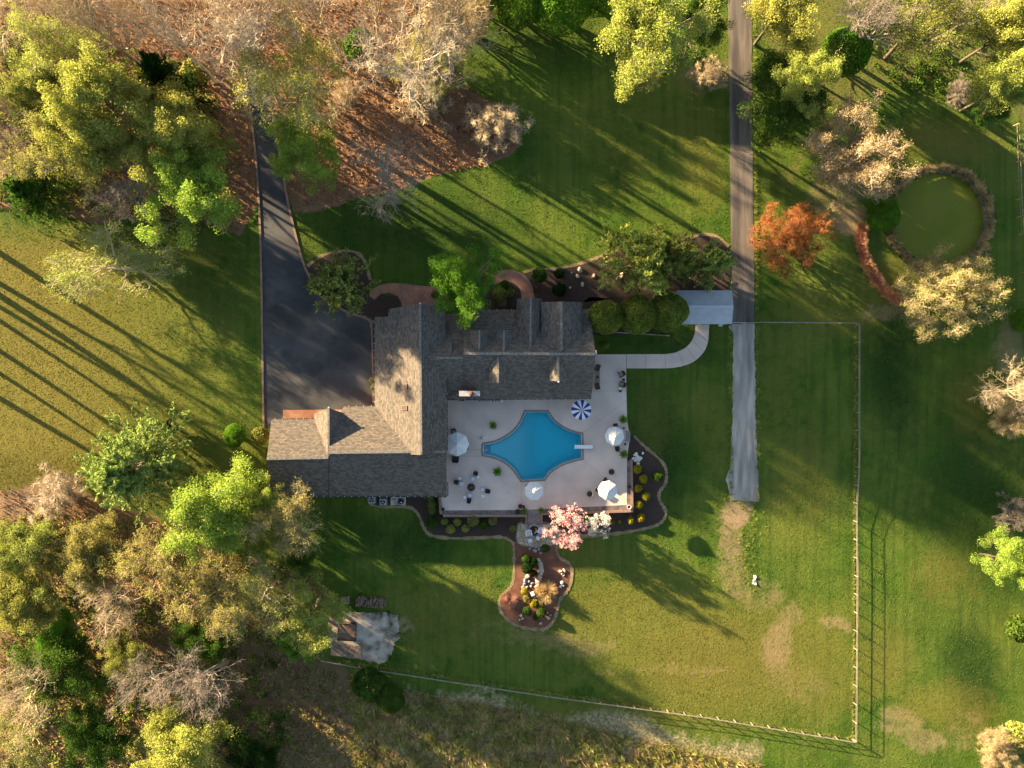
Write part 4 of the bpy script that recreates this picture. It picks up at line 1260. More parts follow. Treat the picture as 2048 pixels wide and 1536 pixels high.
# soccer-like ball: two colours in panels
bl = at_root('beach_ball', 963.3, 876, ZD, .6, 'black and white ball near the shallow end of the pool', 'ball')
for k in range(6):
    m = MB(); vs, fs = [], []
    for i in range(9):
        th = math.pi * i / 8
        for j in range(4):
            ph = k * math.pi / 3 + j * math.pi / 9
            vs.append((.24 * math.sin(th) * math.cos(ph), .24 * math.sin(th) * math.sin(ph), .24 + .24 * math.cos(th)))
    for i in range(8):
        for j in range(3): fs.append((i * 4 + j, (i + 1) * 4 + j, (i + 1) * 4 + j + 1, i * 4 + j + 1))
    o = m.add(vs, fs).build('panel', M_whitep if k % 2 else M_black, bl, True, False)

# diving board, ladders, hand rail
db = at_root('diving_board', 1166, 893, ZD, 0, 'white diving board over the right end of the pool', 'diving board')
MB().box(0, 0, .52, 2.52, .52, .07).build('board', M_whitep, db)
for dx in (.25, .95): MB().box(dx, 0, .24, .12, .42, .48).build('stand', M_steel, db)
def ladder(px, py, rz, label):
    l = at_root('pool_ladder', px, py, ZD, rz, label, 'ladder', 'pool ladders')
    for s in (-1, 1):
        MB().tube([(s * .26, .5, 0), (s * .26, .46, .55), (s * .26, .3, .72), (s * .26, 0, .72), (s * .26, -.18, .55), (s * .26, -.2, -.9)], .028, 6).build('rail', M_steel, l)
    for k in range(3): MB().box(0, -.2, -.15 - .28 * k, .5, .1, .03).build('rung', M_steel, l)
ladder(1112.5, 840.5, UR(-38), 'steel ladder on the upper right curve of the pool')
ladder(1106, 943, UR(-138), 'steel ladder on the lower right curve of the pool')
hr = at_root('hand_rail', 963, 899, ZD, 0, 'steel hand rail over the pool entry steps', 'rail')
MB().tube([(-.2, 0, 0), (-.18, 0, .7), (.1, 0, .85), (.9, 0, .45), (1.05, 0, -.3), (1.05, 0, -.7)], .028, 6).build('rail', M_steel, hr)

# planters
def ring_planter(px, py, label):
    t = at_root('stone_planter', px, py, ZD, 0, label, 'planter', 'cast stone planters')
    MB().lathe([(.3, 0), (.34, .06), (.44, .36), (.5, .42), (.5, .48), (.41, .48), (.38, .4)], 24, cap=False).build('bowl', M_stonep, t)
    MB().lathe([(.40, .36), (.39, .41), (.2, .43), (.01, .43)], 20, cap=False).build('soil', M_soil, t)
ring_planter(1222, 943, 'round cast stone planter above the lower right umbrella')
ring_planter(1178.5, 987, 'round cast stone planter left of the lower right umbrella')
def pot(px, py, r, h, mat, label, group=None, z=ZD):
    t = at_root('flower_pot', px, py, z, 0, label, 'pot', group)
    MB().lathe([(r * .65, 0), (r * .7, .03), (r, h - .06), (r * 1.08, h - .04), (r * 1.08, h), (r * .92, h), (r * .88, h - .08)], 18, cap=False).build('pot', mat, t)
    MB().lathe([(r * .9, h - .1), (r * .5, h - .06), (.01, h - .06)], 14, cap=False).build('soil', M_soil, t)
    return t
pot(1040, 1011.5, .3, .5, M_terra, 'brown pot nearest the terrace slabs left of the steps')
pot(1046, 1012.5, .24, .4, M_terra, 'smaller brown pot touching the terrace left of the steps')
pot(1035.5, 1022.5, .36, .4, M_black, 'wide black pot in the soil strip left of the steps')
pot(886, 1017.5, .22, .4, M_black, 'black pot at the lower left corner of the terrace')
pot(1257, 1013, .27, .45, M_whitep, 'white pot at the lower right corner of the terrace wall')
pot(1247, 856, .14, .25, M_terra, 'small clay pot above the long grey bench')
pot(1249.5, 888, .14, .25, M_dkwick, 'small dark pot below the long grey bench')
pot(1258, 974, .26, .3, M_dkwick, 'dark pot in the soil strip right of the corner umbrella')

# machines behind the garage
def condenser(px, py, rz, label, blades):
    z = g(W(px, py).y)
    t = at_root('air_conditioner', px, py, z, rz, label, 'air conditioner', 'air conditioners behind the garage')
    MB().box(0, 0, .05, 1.05, 1.05, .1).build('plinth', M_stonep, t)
    MB().box(0, 0, .52, .86, .86, .84, 0, .97).build('housing', M_unit, t)
    MB().lathe([(.36, .945), (.36, .95), (.01, .952)], 24, cap=False).build('fan_well', M_black, t)
    for k in range(3):
        a = k * 2 * math.pi / 3 + blades
        MB().add([(.05 * math.cos(a), .05 * math.sin(a), .965), (.33 * math.cos(a - .28), .33 * math.sin(a - .28), .97), (.34 * math.cos(a + .2), .34 * math.sin(a + .2), .99), (.06 * math.cos(a + .7), .06 * math.sin(a + .7), .98)], [(0, 1, 2, 3)]).build('fan_blade', M_unit, t, fix=False)
    MB().lathe([(.07, .97), (.06, 1.0), (.01, 1.01)], 10).build('hub', M_unit, t)
condenser(745, 998.5, 0, 'square air conditioner at the left end of the equipment row', .5)
condenser(767, 1002, .03, 'air conditioner with pale fan blades beside the equipment pad', 1.4)
z = g(W(796, 1001).y)
ep = at_root('equipment_pad', 796.5, 1000.5, z, 0, 'pale concrete pad carrying the pool pump and pipes', 'equipment')
MB().box(0, 0, .06, 2.15, 1.35, .16).build('slab', M_pad, ep)
MB().lathe([(.3, .14), (.32, .3), (.32, .75), (.24, .95), (.08, 1.02), (.01, 1.03)], 18, (.52, -.12, 0)).build('filter_tank', M_black, ep)
MB().lathe([(.1, 1.03), (.09, 1.1), (.01, 1.11)], 8, (.52, -.12, 0)).build('valve', M_whitep, ep)
MB().box(.12, -.1, .32, .22, .6, .36).build('pump', M_black, ep)
for pts in ([(-1.0, -.05, .3), (-.5, -.05, .3), (-.5, .2, .3)], [(-.85, .2, .35), (-.85, .45, .35), (.6, .45, .35), (.6, .1, .5)], [(-.3, .35, .4), (-.15, .22, .4), (.1, .22, .4)], [(1.0, .5, .3), (1.0, 0, .3)]):
    MB().tube(pts, .045, 6).build('pipe', M_whitep, ep)

# sitting group on the flagstones
def slat_chair(px, py, face, label):
    z = g(W(px, py).y) + .1
    fx, fy = face[0] - px, -(face[1] - py)
    c = at_root('slat_chair', px, py, z, math.atan2(fx, -fy), label, 'chair', 'pale chairs on the flagstones')
    for k in range(5):
        MB().box((k - 2) * .125, .1 * 0 - .02, .36, .11, .6, .03).build('seat_slat', M_offw, c)
        x = (k - 2) * .125
        MB().add([(x - .055, .28, .36), (x + .055, .28, .36), (x + .055, .62, .98), (x - .055, .62, .98), (x - .055, .31, .34), (x + .055, .31, .34), (x + .055, .65, .96), (x - .055, .65, .96)], [(0, 1, 2, 3), (7, 6, 5, 4), (0, 4, 5, 1), (1, 5, 6, 2), (2, 6, 7, 3), (3, 7, 4, 0)]).build('back_slat', M_whitep, c)
    for s in (-1, 1):
        MB().box(s * .4, .05, .58, .13, .75, .03).build('armrest', M_whitep, c)
        for t_ in (-.28, .3): MB().box(s * .37, t_, .28, .07, .07, .57).build('leg', M_offw, c)
slat_chair(1057, 1066, (1062, 1090), 'white slatted garden chair left of the sunken fire ring')
slat_chair(1081, 1061.5, (1072, 1085), 'white slatted garden chair right of the sunken fire ring')
for (px, py, rz, lab) in ((1059.5, 1080, .2, 'grey square footstool before the left white garden chair'), (1075.5, 1075.5, -.45, 'grey square footstool before the right white garden chair')):
    t = at_root('footstool', px, py, g(W(px, py).y) + .1, rz, lab, 'footstool', 'grey footstools on the flagstones')
    MB().box(0, 0, .38, .56, .5, .08).build('top', M_offw, t)
    for a in (-1, 1):
        for b_ in (-1, 1): MB().box(a * .22, b_ * .19, .17, .06, .06, .34).build('leg', M_greyc, t)
fr = at_root('fire_ring', 1068, 1061, g(W(1068, 1061).y) + .06, 0, 'dark curved stone fire ring at the foot of the steps', 'fire ring')
for k in range(14):
    a = 2 * math.pi * k / 14
    MB().box(.85 * math.cos(a), .85 * math.sin(a), .15, .3, .36, .3, a).build('stone', M_grey_rock, fr)
MB().lathe([(.72, .06), (.4, .04), (.01, .05)], 18, cap=False).build('ash_bed', M_soil, fr)

# ------------------------------------------------------------------ fences
def fence(px, label, hgt=1.0, mt=None):
    mt = mt or M_fence
    A0 = G(*px[0])
    t = tag(empty('rail_fence', A0), label, 'fence', 'weathered rail fences')
    for a, b in zip(px[:-1], px[1:]):
        A, B = G(*a), G(*b)
        L = (B - A).length
        n = max(1, round(L / 2.5))
        for i in range(n + 1):
            p = A.lerp(B, i / n); gz = g(p.y)
            if i < n or b == px[-1]:
                child(MB().box(p.x, p.y, gz + hgt / 2, .08, .08, hgt + .02).build('post', mt), t)
            if i < n:
                q = A.lerp(B, (i + 1) / n); qz = g(q.y)
                d = (q - p).normalized(); s = Vector((-d.y, d.x, 0)) * .1
                for zz in (.6,):
                    child(MB().bar((p.x + s.x, p.y + s.y, gz + zz), (q.x + s.x, q.y + s.y, qz + zz), .025, .05).build('rail', mt), t)
                child(MB().bar((p.x, p.y, gz + hgt + .055), (q.x, q.y, qz + hgt + .055), .10, .02).build('cap_board', mt), t)
fence([(1512, 646), (1711, 647.5)], 'short rail fence running right from the lane gate')
fence([(1711.5, 650), (1711, 860), (1708, 1150), (1705.5, 1477)], 'long straight rail fence down the right side of the paddock')
fence([(1703, 1478), (1400, 1428), (1100, 1388), (900, 1358), (720, 1330), (643, 1316)], 'long slanting rail fence along the bottom of the paddock')
fence([(2026, 252), (2031, 400), (2036, 470)], 'grey boundary fence right of the pond', 1.1, M_wood)
fence([(2044, 545), (2046, 600), (2052, 680)], 'grey boundary fence at the right border below the pond', 1.1, M_wood)
gt = tag(empty('lane_gate', W(1487, 645.5, 0)), 'pale metal gate across the lane beside the carport', 'gate')
for k in range(5):
    child(MB().tube([W(1466, 645, .3 + .22 * k), W(1509, 646, .3 + .22 * k)], .035, 6).build('bar', M_metalw), gt)
for px in (1466, 1487, 1509): child(MB().box(*W(px, 645.5, .68), .07, .07, 1.3).build('upright', M_metalw), gt)
# short timber edging below the hollies
ed = tag(empty('timber_edging', W(1290, 667, 0)), 'row of timber edging planks below the round hollies', 'edging')
for k in range(6):
    a, b_ = W(1190 + 25 * k, 662 + 1.6 * k, .1), W(1214 + 25 * k, 663.5 + 1.6 * k, .1)
    child(MB().bar(a, b_, .14, .3).build('plank', M_wood), ed)

# ------------------------------------------------------------------ wood corner
zp = g(W(698, 1257).y) + .05
shd = at_root('plank_shed', 698, 1256.5, zp, UR(-3), 'small brown shed with plank roof standing on the old concrete pad', 'shed')
MB().box(0, 0, .8, 2.1, 1.8, 1.6).build('wall', M_wooddk, shd)
for k in range(9):
    MB().box(0, -.96 + .24 * k, 1.70 + .018 * k, 2.45, .215, .05).build('roof_plank', M_woodb, shd)
for (cx, cy_, sx_, sy_) in ((0, 1.1, 2.6, .1), (0, -1.1, 2.6, .1), (-1.25, 0, .1, 2.1), (1.25, 0, .1, 2.1)):
    MB().box(cx, cy_, 1.74, sx_, sy_, .24).build('roof_edge', M_wooddk, shd)
MB().box(.4, -.92, .75, .8, .06, 1.5).build('door', M_woodb, shd)
plf = at_root('timber_platform', 694, 1300.5, g(W(694, 1300).y) + .05, UR(-8), 'low grey timber platform at the lower end of the concrete pad', 'platform')
for k in range(13):
    MB().box(0, -.84 + .14 * k, .2 + rnd.uniform(-.008, .008), 4.4, .125, .05).build('plank', M_wood, plf)
for x in (-2.0, 0, 2.0): MB().box(x, 0, .09, .1, 1.7, .17).build('joist', M_wooddk, plf)
fw = at_root('firewood_stack', 742, 1203, g(W(742, 1203).y), UR(-4), 'long low stack of split firewood above the concrete pad', 'firewood')
lm = MB().lathe([(.07, -.28), (.09, -.27), (.085, .27), (.06, .28)], 7).mesh('log', M_log)
le = MB().lathe([(.058, .283), (.05, .287)], 7).mesh('log_end', M_logend)
for i in range(150):
    o = link('log', lm, fw)
    row = i % 3
    o.location = (rnd.uniform(-2.1, 2.2), (row - 1) * .42 + rnd.uniform(-.14, .14), .1 + .14 * (i // 50) + rnd.uniform(0, .08))
    o.rotation_euler = (math.pi / 2 + rnd.uniform(-.3, .3), rnd.uniform(-.4, .4), rnd.uniform(-.6, .6))
    k = rnd.uniform(.7, 1.25); o.scale = (k, k, rnd.uniform(.8, 1.1))
    if i >= 100:
        e = link('log_end', le, o)
pl = at_root('wooden_pallet', 692, 1199, g(W(692, 1199).y), UR(3), 'grey slatted pallet left of the firewood stack', 'pallet')
for k in range(7): MB().box(-.5 + .165 * k, 0, .55, .1, 1.0, .03).build('slat', M_wood, pl)
for s in (-.4, 0, .4): MB().box(0, s, .27, 1.1, .09, .53).build('bearer', M_wood, pl)
# scrap of white sheeting on the grass
sc = MB()
o = [(0, 0), (.25, -.05), (.3, .35), (.18, .7), (.3, 1.15), (.12, 1.3), (-.12, 1.38), (-.1, 1.12), (.0, .8), (-.2, .62), (-.1, .4), (-.3, .2), (-.15, .12)]
sp = G(1508, 1169)
pp = [(sp.x + a, sp.y + b_) for a, b_ in o]
sc.prism(pp, lambda x, y: g(y) + .05, lambda x, y: g(y) + .14 + .06 * math.sin(9 * x + 5 * y))
tag(sc.build('plastic_sheet', M_whitep), 'crumpled white sheet lying on the grass below the end of the lane', 'sheet')

# ------------------------------------------------------------------ plant generator
def nrm(a): return a / (np.linalg.norm(a, axis=-1, keepdims=True) + 1e-9)

def grow(rng, P, D, L, R, n, wob, up, taper=0.55):
    """polylines for a set of branches: P origin, D direction, L length, R base radius"""
    B = len(P)
    pts = np.zeros((B, n + 1, 3)); rad = np.zeros((B, n + 1))
    pts[:, 0] = P; d = nrm(D); rad[:, 0] = R
    for i in range(n):
        d = nrm(d + rng.normal(0, wob, (B, 3)) + np.array([0, 0, up]))
        pts[:, i + 1] = pts[:, i] + d * (L / n)[:, None]
        rad[:, i + 1] = R * (1 - (1 - taper) * (i + 1) / n)
    return pts, rad

def spawn(rng, pts, rad, m, t0, ang, lenf, radf, flat=0.0, tpow=1.0):
    """m children on every branch"""
    B, n1, _ = pts.shape
    n = n1 - 1
    t = t0 + (1 - t0) * ((np.arange(m)[None] + rng.uniform(0.1, 0.9, (B, m))) / m) ** tpow
    f = t * n; i = np.minimum(f.astype(int), n - 1); f = f - i
    b = np.arange(B)[:, None]
    P = pts[b, i] * (1 - f[..., None]) + pts[b, i + 1] * f[..., None]
    T = nrm(pts[b, i + 1] - pts[b, i])
    a = np.radians(rng.normal(ang, ang * 0.22, (B, m)))
    rp = rng.normal(0, 1, (B, m, 3)); rp[..., 2] *= (1 - flat)
    perp = nrm(rp - (rp * T).sum(-1, keepdims=True) * T)
    D = T * np.cos(a)[..., None] + perp * np.sin(a)[..., None]
    Lp = np.linalg.norm(np.diff(pts, axis=1), axis=-1).sum(1)
    L = Lp[:, None] * lenf * (1.15 - 0.55 * t) * rng.uniform(0.75, 1.25, (B, m))
    R = (rad[b, i] * (1 - f) + rad[b, i + 1] * f) * radf
    return P.reshape(-1, 3), D.reshape(-1, 3), L.ravel(), R.ravel()

def tubes(pts, rad, k):
    B, n1, _ = pts.shape
    T = np.zeros_like(pts)
    T[:, 1:-1] = pts[:, 2:] - pts[:, :-2]; T[:, 0] = pts[:, 1] - pts[:, 0]; T[:, -1] = pts[:, -1] - pts[:, -2]
    T = nrm(T)
    ref = np.where(np.abs(T[..., 2:3]) > 0.9, np.array([1.0, 0, 0]), np.array([0, 0, 1.0]))
    a = nrm(np.cross(T, ref)); b = np.cross(T, a)
    th = 2 * np.pi * np.arange(k) / k
    ring = pts[:, :, None] + rad[:, :, None, None] * (a[:, :, None] * np.cos(th)[None, None, :, None] + b[:, :, None] * np.sin(th)[None, None, :, None])
    v = ring.reshape(-1, 3)
    idx = np.arange(B * n1 * k).reshape(B, n1, k)
    j = np.roll(np.arange(k), -1)
    F = np.stack([idx[:, :-1, :], idx[:, :-1][:, :, j], idx[:, 1:][:, :, j], idx[:, 1:, :]], -1).reshape(-1, 4)
    return v, F

def cat(parts):
    vs, fs, o = [], [], 0
    for v, f in parts:
        vs.append(v); fs.append(f + o); o += len(v)
    return np.concatenate(vs), np.concatenate(fs)

def leaves(rng, C, size, wid=0.55, up=0.6, outw=0.4, along=None, fold=0.18):
    """folded diamond leaves (two quads would be dearer: one bent quad each) at points C"""
    n = len(C)
    c0 = C.mean(0)
    out = nrm(C - c0)
    nm = nrm(rng.normal(0, 1, (n, 3)) * 0.8 + np.array([0, 0, up * .6]) + out * outw)
    a = rng.normal(0, 1, (n, 3)) if along is None else along + rng.normal(0, 0.3, (n, 3))
    a = nrm(a - (a * nm).sum(-1, keepdims=True) * nm)
    b = np.cross(nm, a)
    s = size * rng.uniform(0.6, 1.35, (n, 1))
    w = s * wid
    v = np.stack([C - a * s * 0.5, C + b * w * 0.5 + nm * s * fold, C + a * s * 0.5, C - b * w * 0.5 + nm * s * fold], 1).reshape(-1, 3)
    F = np.arange(n * 4).reshape(n, 4)
    return v, F

PROTO = {}
def proto(name, R, Hh, trunk, crown, twigs=None):
    """store meshes: trunk (wood), crown (leaves)"""
    PROTO[name] = dict(R=R, H=Hh, trunk=trunk, crown=crown, twigs=twigs)

def deciduous(name, seed, R=7.0, Hh=14.0, n=(11, 8, 6, 4), trunk_r=0.30, first=0.30, leaf=0, lsize=0.34, cluster=0.75, bare=False, spread=58, twig_r=0.018, lev=4, uptrop=0.10, lead=0.92, wob=0.16, csel=2, multi=False, lwid=0.6):
    rng = np.random.default_rng(seed)
    wood, fine = [], []
    if multi:
        k = 12
        az = np.arange(k) * 2.4 + rng.uniform(0, 6)
        fl = np.linspace(.15, 1.0, k) ** .6 * .85
        D = np.stack([np.cos(az) * fl, np.sin(az) * fl, 1.25 - .6 * fl], -1)
        pts, rad = grow(rng, np.zeros((k, 3)) + rng.normal(0, .12, (k, 3)) * [1, 1, 0], D, np.full(k, Hh * 0.95) * rng.uniform(.8, 1.1, k), np.full(k, trunk_r), 7, 0.10, 0.02, 0.3)
        wood.append(tubes(pts, rad, 6))
        P, D, L, Rr = spawn(rng, pts, rad, n[0], 0.18, 42, 0.50, 0.6)
    else:
        pts, rad = grow(rng, np.zeros((1, 3)), np.array([[rng.normal(0, .04), rng.normal(0, .04), 1.0]]), np.array([Hh * lead]), np.array([trunk_r]), 9, 0.05, 0.05, 0.22)
        pts[:, 0, 2] = -0.4
        wood.append(tubes(pts, rad, 8))
        m = n[0]
        t = first + (0.97 - first) * (np.arange(m) + rng.uniform(.2, .8, m)) / m
        f = t * 9; i = np.minimum(f.astype(int), 8); f -= i
        P = pts[0, i] * (1 - f)[:, None] + pts[0, i + 1] * f[:, None]
        az = np.arange(m) * 2.399 + rng.normal(0, .35, m) + rng.uniform(0, 6)
        el = np.radians(90 - spread * (1.15 - 0.55 * t) + rng.normal(0, 7, m))
        D = np.stack([np.cos(az) * np.cos(el), np.sin(az) * np.cos(el), np.sin(el)], -1)
        u = (t - first) / (1 - first)
        env = np.sqrt(np.clip(1 - (u * 1.05 - 0.30) ** 2 / 0.75, 0.08, 1))
        L = R * 1.12 * env * rng.uniform(0.78, 1.18, m)
        Rr = (rad[0, i]) * 0.62
    p1, r1 = grow(rng, P, D, L, Rr, 7, wob, uptrop, 0.35)
    wood.append(tubes(p1, r1, 6))
    P, D, L, Rr = spawn(rng, p1, r1, n[1], 0.22, 48, 0.52, 0.62)
    p2, r2 = grow(rng, P, D, L, np.maximum(Rr, .025), 5, wob * 1.2, uptrop, 0.4)
    fine.append(tubes(p2, np.maximum(r2, twig_r * 1.1), 4))
    P, D, L, Rr = spawn(rng, p2, r2, n[2], 0.2, 45, 0.55, 0.6)
    p3, r3 = grow(rng, P, D, L, np.maximum(Rr, twig_r * 1.1), 4, wob * 1.4, uptrop, 0.5)
    fine.append(tubes(p3, np.maximum(r3, twig_r), 3))
    tips = p3
    if lev >= 4:
        P, D, L, Rr = spawn(rng, p3, r3, n[3], 0.2, 42, 0.6, 0.7)
        p4, r4 = grow(rng, P, D, np.maximum(L, .45), np.maximum(Rr, twig_r), 2, wob * 1.6, uptrop, 0.7)
        fine.append(tubes(p4, np.maximum(r4, twig_r * .85), 3))
        tips = p4
    crown = None
    if leaf:
        if csel == 2:      # clumps on the second-order branches
            cen = np.concatenate([p2[:, -1], p2[:, 3], p1[:, -1]])
        else:
            cen = tips[:, -1]
        w = rng.uniform(0.3, 1.0, len(cen)); w /= w.sum()
        k = rng.choice(len(cen), leaf, p=w)
        off = rng.normal(0, 1, (leaf, 3)); off = nrm(off) * (rng.uniform(0, 1, (leaf, 1)) ** 0.45) * cluster * np.array([1, 1, 0.72])
        sc = rng.uniform(.7, 1.35, len(cen))[k][:, None]
        C = cen[k] + off * sc
        v, F = leaves(rng, C, lsize, lwid)
        crown = npmesh(name + '_crown', v, F)
    tm = npmesh(name + '_trunk', *cat(wood), smooth=True)
    fm = npmesh(name + '_twigs', *cat(fine))
    allp = np.concatenate([p1.reshape(-1, 3), tips.reshape(-1, 3)])
    Rr = np.percentile(np.hypot(allp[:, 0], allp[:, 1]), 97)
    proto(name, Rr, np.percentile(allp[:, 2], 99), tm, crown, fm)

def feather(name, seed, R, Hh, nb=60, per=26, sub=5, lsize=0.55, lwid=0.2, droop=-0.05, el0=15, el1=65, base=0.08, trunk_r=0.22, up=0.12):
    """conifer: whorls of boughs carrying narrow sprays"""
    rng = np.random.default_rng(seed)
    pts, rad = grow(rng, np.zeros((1, 3)), np.array([[0, 0, 1.0]]), np.array([Hh]), np.array([trunk_r]), 8, 0.02, 0.1, 0.15)
    wood = [tubes(pts, rad, 7)]
    t = base + (0.98 - base) * ((np.arange(nb) + rng.uniform(.1, .9, nb)) / nb)
    f = t * 8; i = np.minimum(f.astype(int), 7); f -= i
    P = pts[0, i] * (1 - f)[:, None] + pts[0, i + 1] * f[:, None]
    az = np.arange(nb) * 2.399 + rng.normal(0, .3, nb)
    el = np.radians(el0 + (el1 - el0) * t + rng.normal(0, 6, nb))
    D = np.stack([np.cos(az) * np.cos(el), np.sin(az) * np.cos(el), np.sin(el)], -1)
    u = (t - base) / (1 - base)
    L = R * 1.05 * np.clip(1 - u, 0.10, 1) ** 0.62 * rng.uniform(.8, 1.2, nb)
    p1, r1 = grow(rng, P, D, L, np.full(nb, trunk_r * .22), 6, 0.08, droop, .3)
    P, D, L2, Rr = spawn(rng, p1, r1, sub * 2, 0.15, 42, 0.34, 0.5, 0.6)
    p2, r2 = grow(rng, P, D, L2, np.maximum(Rr, .012), 3, 0.15, droop, .5)
    fine = [tubes(p1, r1, 4), tubes(p2, r2, 3)]
    q = rng.integers(0, len(p2), nb * per * sub); tt = rng.uniform(0, 1, len(q)) ** .7 * 3
    k = np.minimum(tt.astype(int), 2); ft = (tt - k)[:, None]
    C = p2[q, k] * (1 - ft) + p2[q, k + 1] * ft + rng.normal(0, .10, (len(q), 3))
    al = nrm(p2[q, k + 1] - p2[q, k]) + rng.normal(0, .35, (len(q), 3))
    v, F = leaves(rng, C, lsize, lwid, up, 0.2, al, 0.06)
    crown = npmesh(name + '_crown', v, F)
    proto(name, R, Hh, npmesh(name + '_trunk', *cat(wood), smooth=True), crown, npmesh(name + '_boughs', *cat(fine)))

def dense(name, seed, R, Hh, nl=7000, lsize=0.22, lumps=16, base=0.05, wid=0.6):
    """clipped or naturally round evergreen: lumpy shell of leaves on a short stem"""
    rng = np.random.default_rng(seed)
    k = 6; az = np.arange(k) * 2.4
    D = np.stack([np.cos(az) * .6, np.sin(az) * .6, np.full(k, 1.0)], -1)
    pts, rad = grow(rng, np.zeros((k, 3)), D, np.full(k, Hh * .7), np.full(k, R * .05), 5, .12, .05, .3)
    P, Dd, L, Rr = spawn(rng, pts, rad, 8, .2, 45, .5, .5)
    p2, r2 = grow(rng, P, Dd, L, Rr, 3, .15, .05, .4)
    lc = nrm(rng.normal(0, 1, (lumps, 3))); lc[:, 2] = np.abs(lc[:, 2]) * 1.1 - .25; lc = nrm(lc)
    d = nrm(rng.normal(0, 1, (nl, 3))); d[:, 2] = np.where(d[:, 2] < -.35, -d[:, 2], d[:, 2])
    prox = (d @ lc.T).max(1)
    rr = (0.80 + 0.20 * np.clip((prox - .72) / .26, 0, 1)) * (1 - .30 * rng.uniform(0, 1, nl) ** 2.2)
    C = d * rr[:, None] * np.array([R, R, Hh * .52]) + np.array([0, 0, Hh * (.48 + base)])
    v, F = leaves(rng, C, lsize, wid, .35, .9)
    proto(name, R, Hh, npmesh(name + '_stems', *cat([tubes(pts, rad, 5)]), smooth=True), npmesh(name + '_crown', v, F), npmesh(name + '_twigs', *tubes(p2, r2, 3)))

def tuft(name, seed, R, Hh, nb=700, w=0.035):
    """fountain of blades"""
    rng = np.random.default_rng(seed)
    az = rng.uniform(0, 2 * np.pi, nb); r = rng.uniform(0, 1, nb) ** .6
    D = np.stack([np.cos(az) * r, np.sin(az) * r, 1.05 - .5 * r], -1)
    P = np.stack([np.cos(az) * r * R * .25, np.sin(az) * r * R * .25, np.zeros(nb)], -1)
    pts, rad = grow(rng, P, D, Hh * rng.uniform(.7, 1.15, nb), np.full(nb, w), 3, .12, -.12, .25)
    a = nrm(np.cross(nrm(pts[:, -1] - pts[:, 0]), np.array([0, 0, 1.0])))[:, None] * rad[..., None]
    v = np.stack([pts - a, pts + a], 2).reshape(-1, 3)
    idx = np.arange(nb * 8).reshape(nb, 4, 2)
    F = np.stack([idx[:, :-1, 0], idx[:, :-1, 1], idx[:, 1:, 1], idx[:, 1:, 0]], -1).reshape(-1, 4)
    proto(name, R, Hh, None, npmesh(name + '_blades', v, F))

def fern(name, seed, nf=26, L=.62):
    rng = np.random.default_rng(seed)
    az = np.arange(nf) * 2.399; el = rng.uniform(.25, 1.2, nf)
    D = np.stack([np.cos(az) * np.cos(el), np.sin(az) * np.cos(el), np.sin(el)], -1)
    pts, rad = grow(rng, np.zeros((nf, 3)), D, rng.uniform(.7, 1.1, nf) * L, np.full(nf, .008), 6, .05, -.12, .5)
    parts = []
    for k in range(1, 7):
        for s in (-1, 1):
            T = nrm(pts[:, k] - pts[:, k - 1])
            side = nrm(np.cross(T, np.array([0, 0, 1.0]))) * s
            w = .17 * (1.05 - abs(k - 3) / 5)
            al = nrm(side + T * .6)
            C = pts[:, k] + al * w * .5
            nm = nrm(np.cross(al, T) * s + np.array([0, 0, .3]))
            b = np.cross(nm, al)
            v = np.stack([C - al * w * .5, C + b * .05, C + al * w * .5, C - b * .05], 1).reshape(-1, 3)
            parts.append((v, np.arange(nf * 4).reshape(nf, 4)))
    proto(name, L * .85, L * .7, npmesh(name + '_stems', *tubes(pts, rad, 3)), npmesh(name + '_fronds', *cat(parts)))

deciduous('leafy_a', 11, 7, 14, (12, 8, 5, 3), leaf=38000, lsize=.235, cluster=1.15, lev=3)
deciduous('leafy_b', 12, 7, 14, (13, 7, 5, 3), leaf=38000, lsize=.235, cluster=1.1, lev=3, spread=64)
deciduous('leafy_c', 13, 7, 13, (10, 9, 5, 3), leaf=38000, lsize=.235, cluster=1.05, lev=3, spread=70)
deciduous('sparse_a', 21, 8, 15, (11, 8, 6, 3), leaf=13000, lsize=.25, cluster=.75, lev=4, csel=3, spread=66, first=.42, trunk_r=.4)
deciduous('sparse_b', 22, 8, 14, (9, 8, 6, 4), leaf=9500, lsize=.25, cluster=.6, lev=4, csel=3, spread=72, wob=.2)
deciduous('bare_a', 31, 8, 17, (10, 8, 7, 5), trunk_r=.48, first=.5, twig_r=.014, spread=62, wob=.17)
deciduous('bare_b', 32, 8, 16, (9, 9, 7, 5), trunk_r=.46, first=.48, twig_r=.014, spread=70, wob=.20)
deciduous('bare_c', 33, 8, 15, (12, 8, 6, 5), trunk_r=.44, first=.5, twig_r=.014, spread=54, wob=.15)
deciduous('tall', 34, 4.2, 16, (8, 4, 3, 2), trunk_r=.46, first=.5, twig_r=.012, spread=56, lead=.97, wob=.12, lev=3)
deciduous('bud_a', 41, 6, 8, (5, 6, 5, 3), trunk_r=.15, leaf=34000, lsize=.15, cluster=.5, csel=3, twig_r=.015, multi=True, uptrop=.04)
deciduous('bud_b', 42, 6, 7, (5, 6, 5, 3), trunk_r=.12, leaf=28000, lsize=.15, cluster=.45, csel=3, twig_r=.017, multi=True, uptrop=.03)
deciduous('bare_shrub', 43, 4, 4, (4, 5, 5, 3), trunk_r=.06, multi=True, twig_r=.014, uptrop=.02)
deciduous('bloom', 51, 4.5, 5.5, (10, 8, 6, 3), trunk_r=.14, first=.22, leaf=6500, lsize=.19, cluster=.42, csel=3, lev=3, spread=74, lwid=.95)
feather('pine', 61, 7, 12, 100, 56, 6, .52, .24)
feather('plume', 62, 5, 6.5, 60, 45, 6, .55, .22, droop=-.02, el0=22, el1=72)
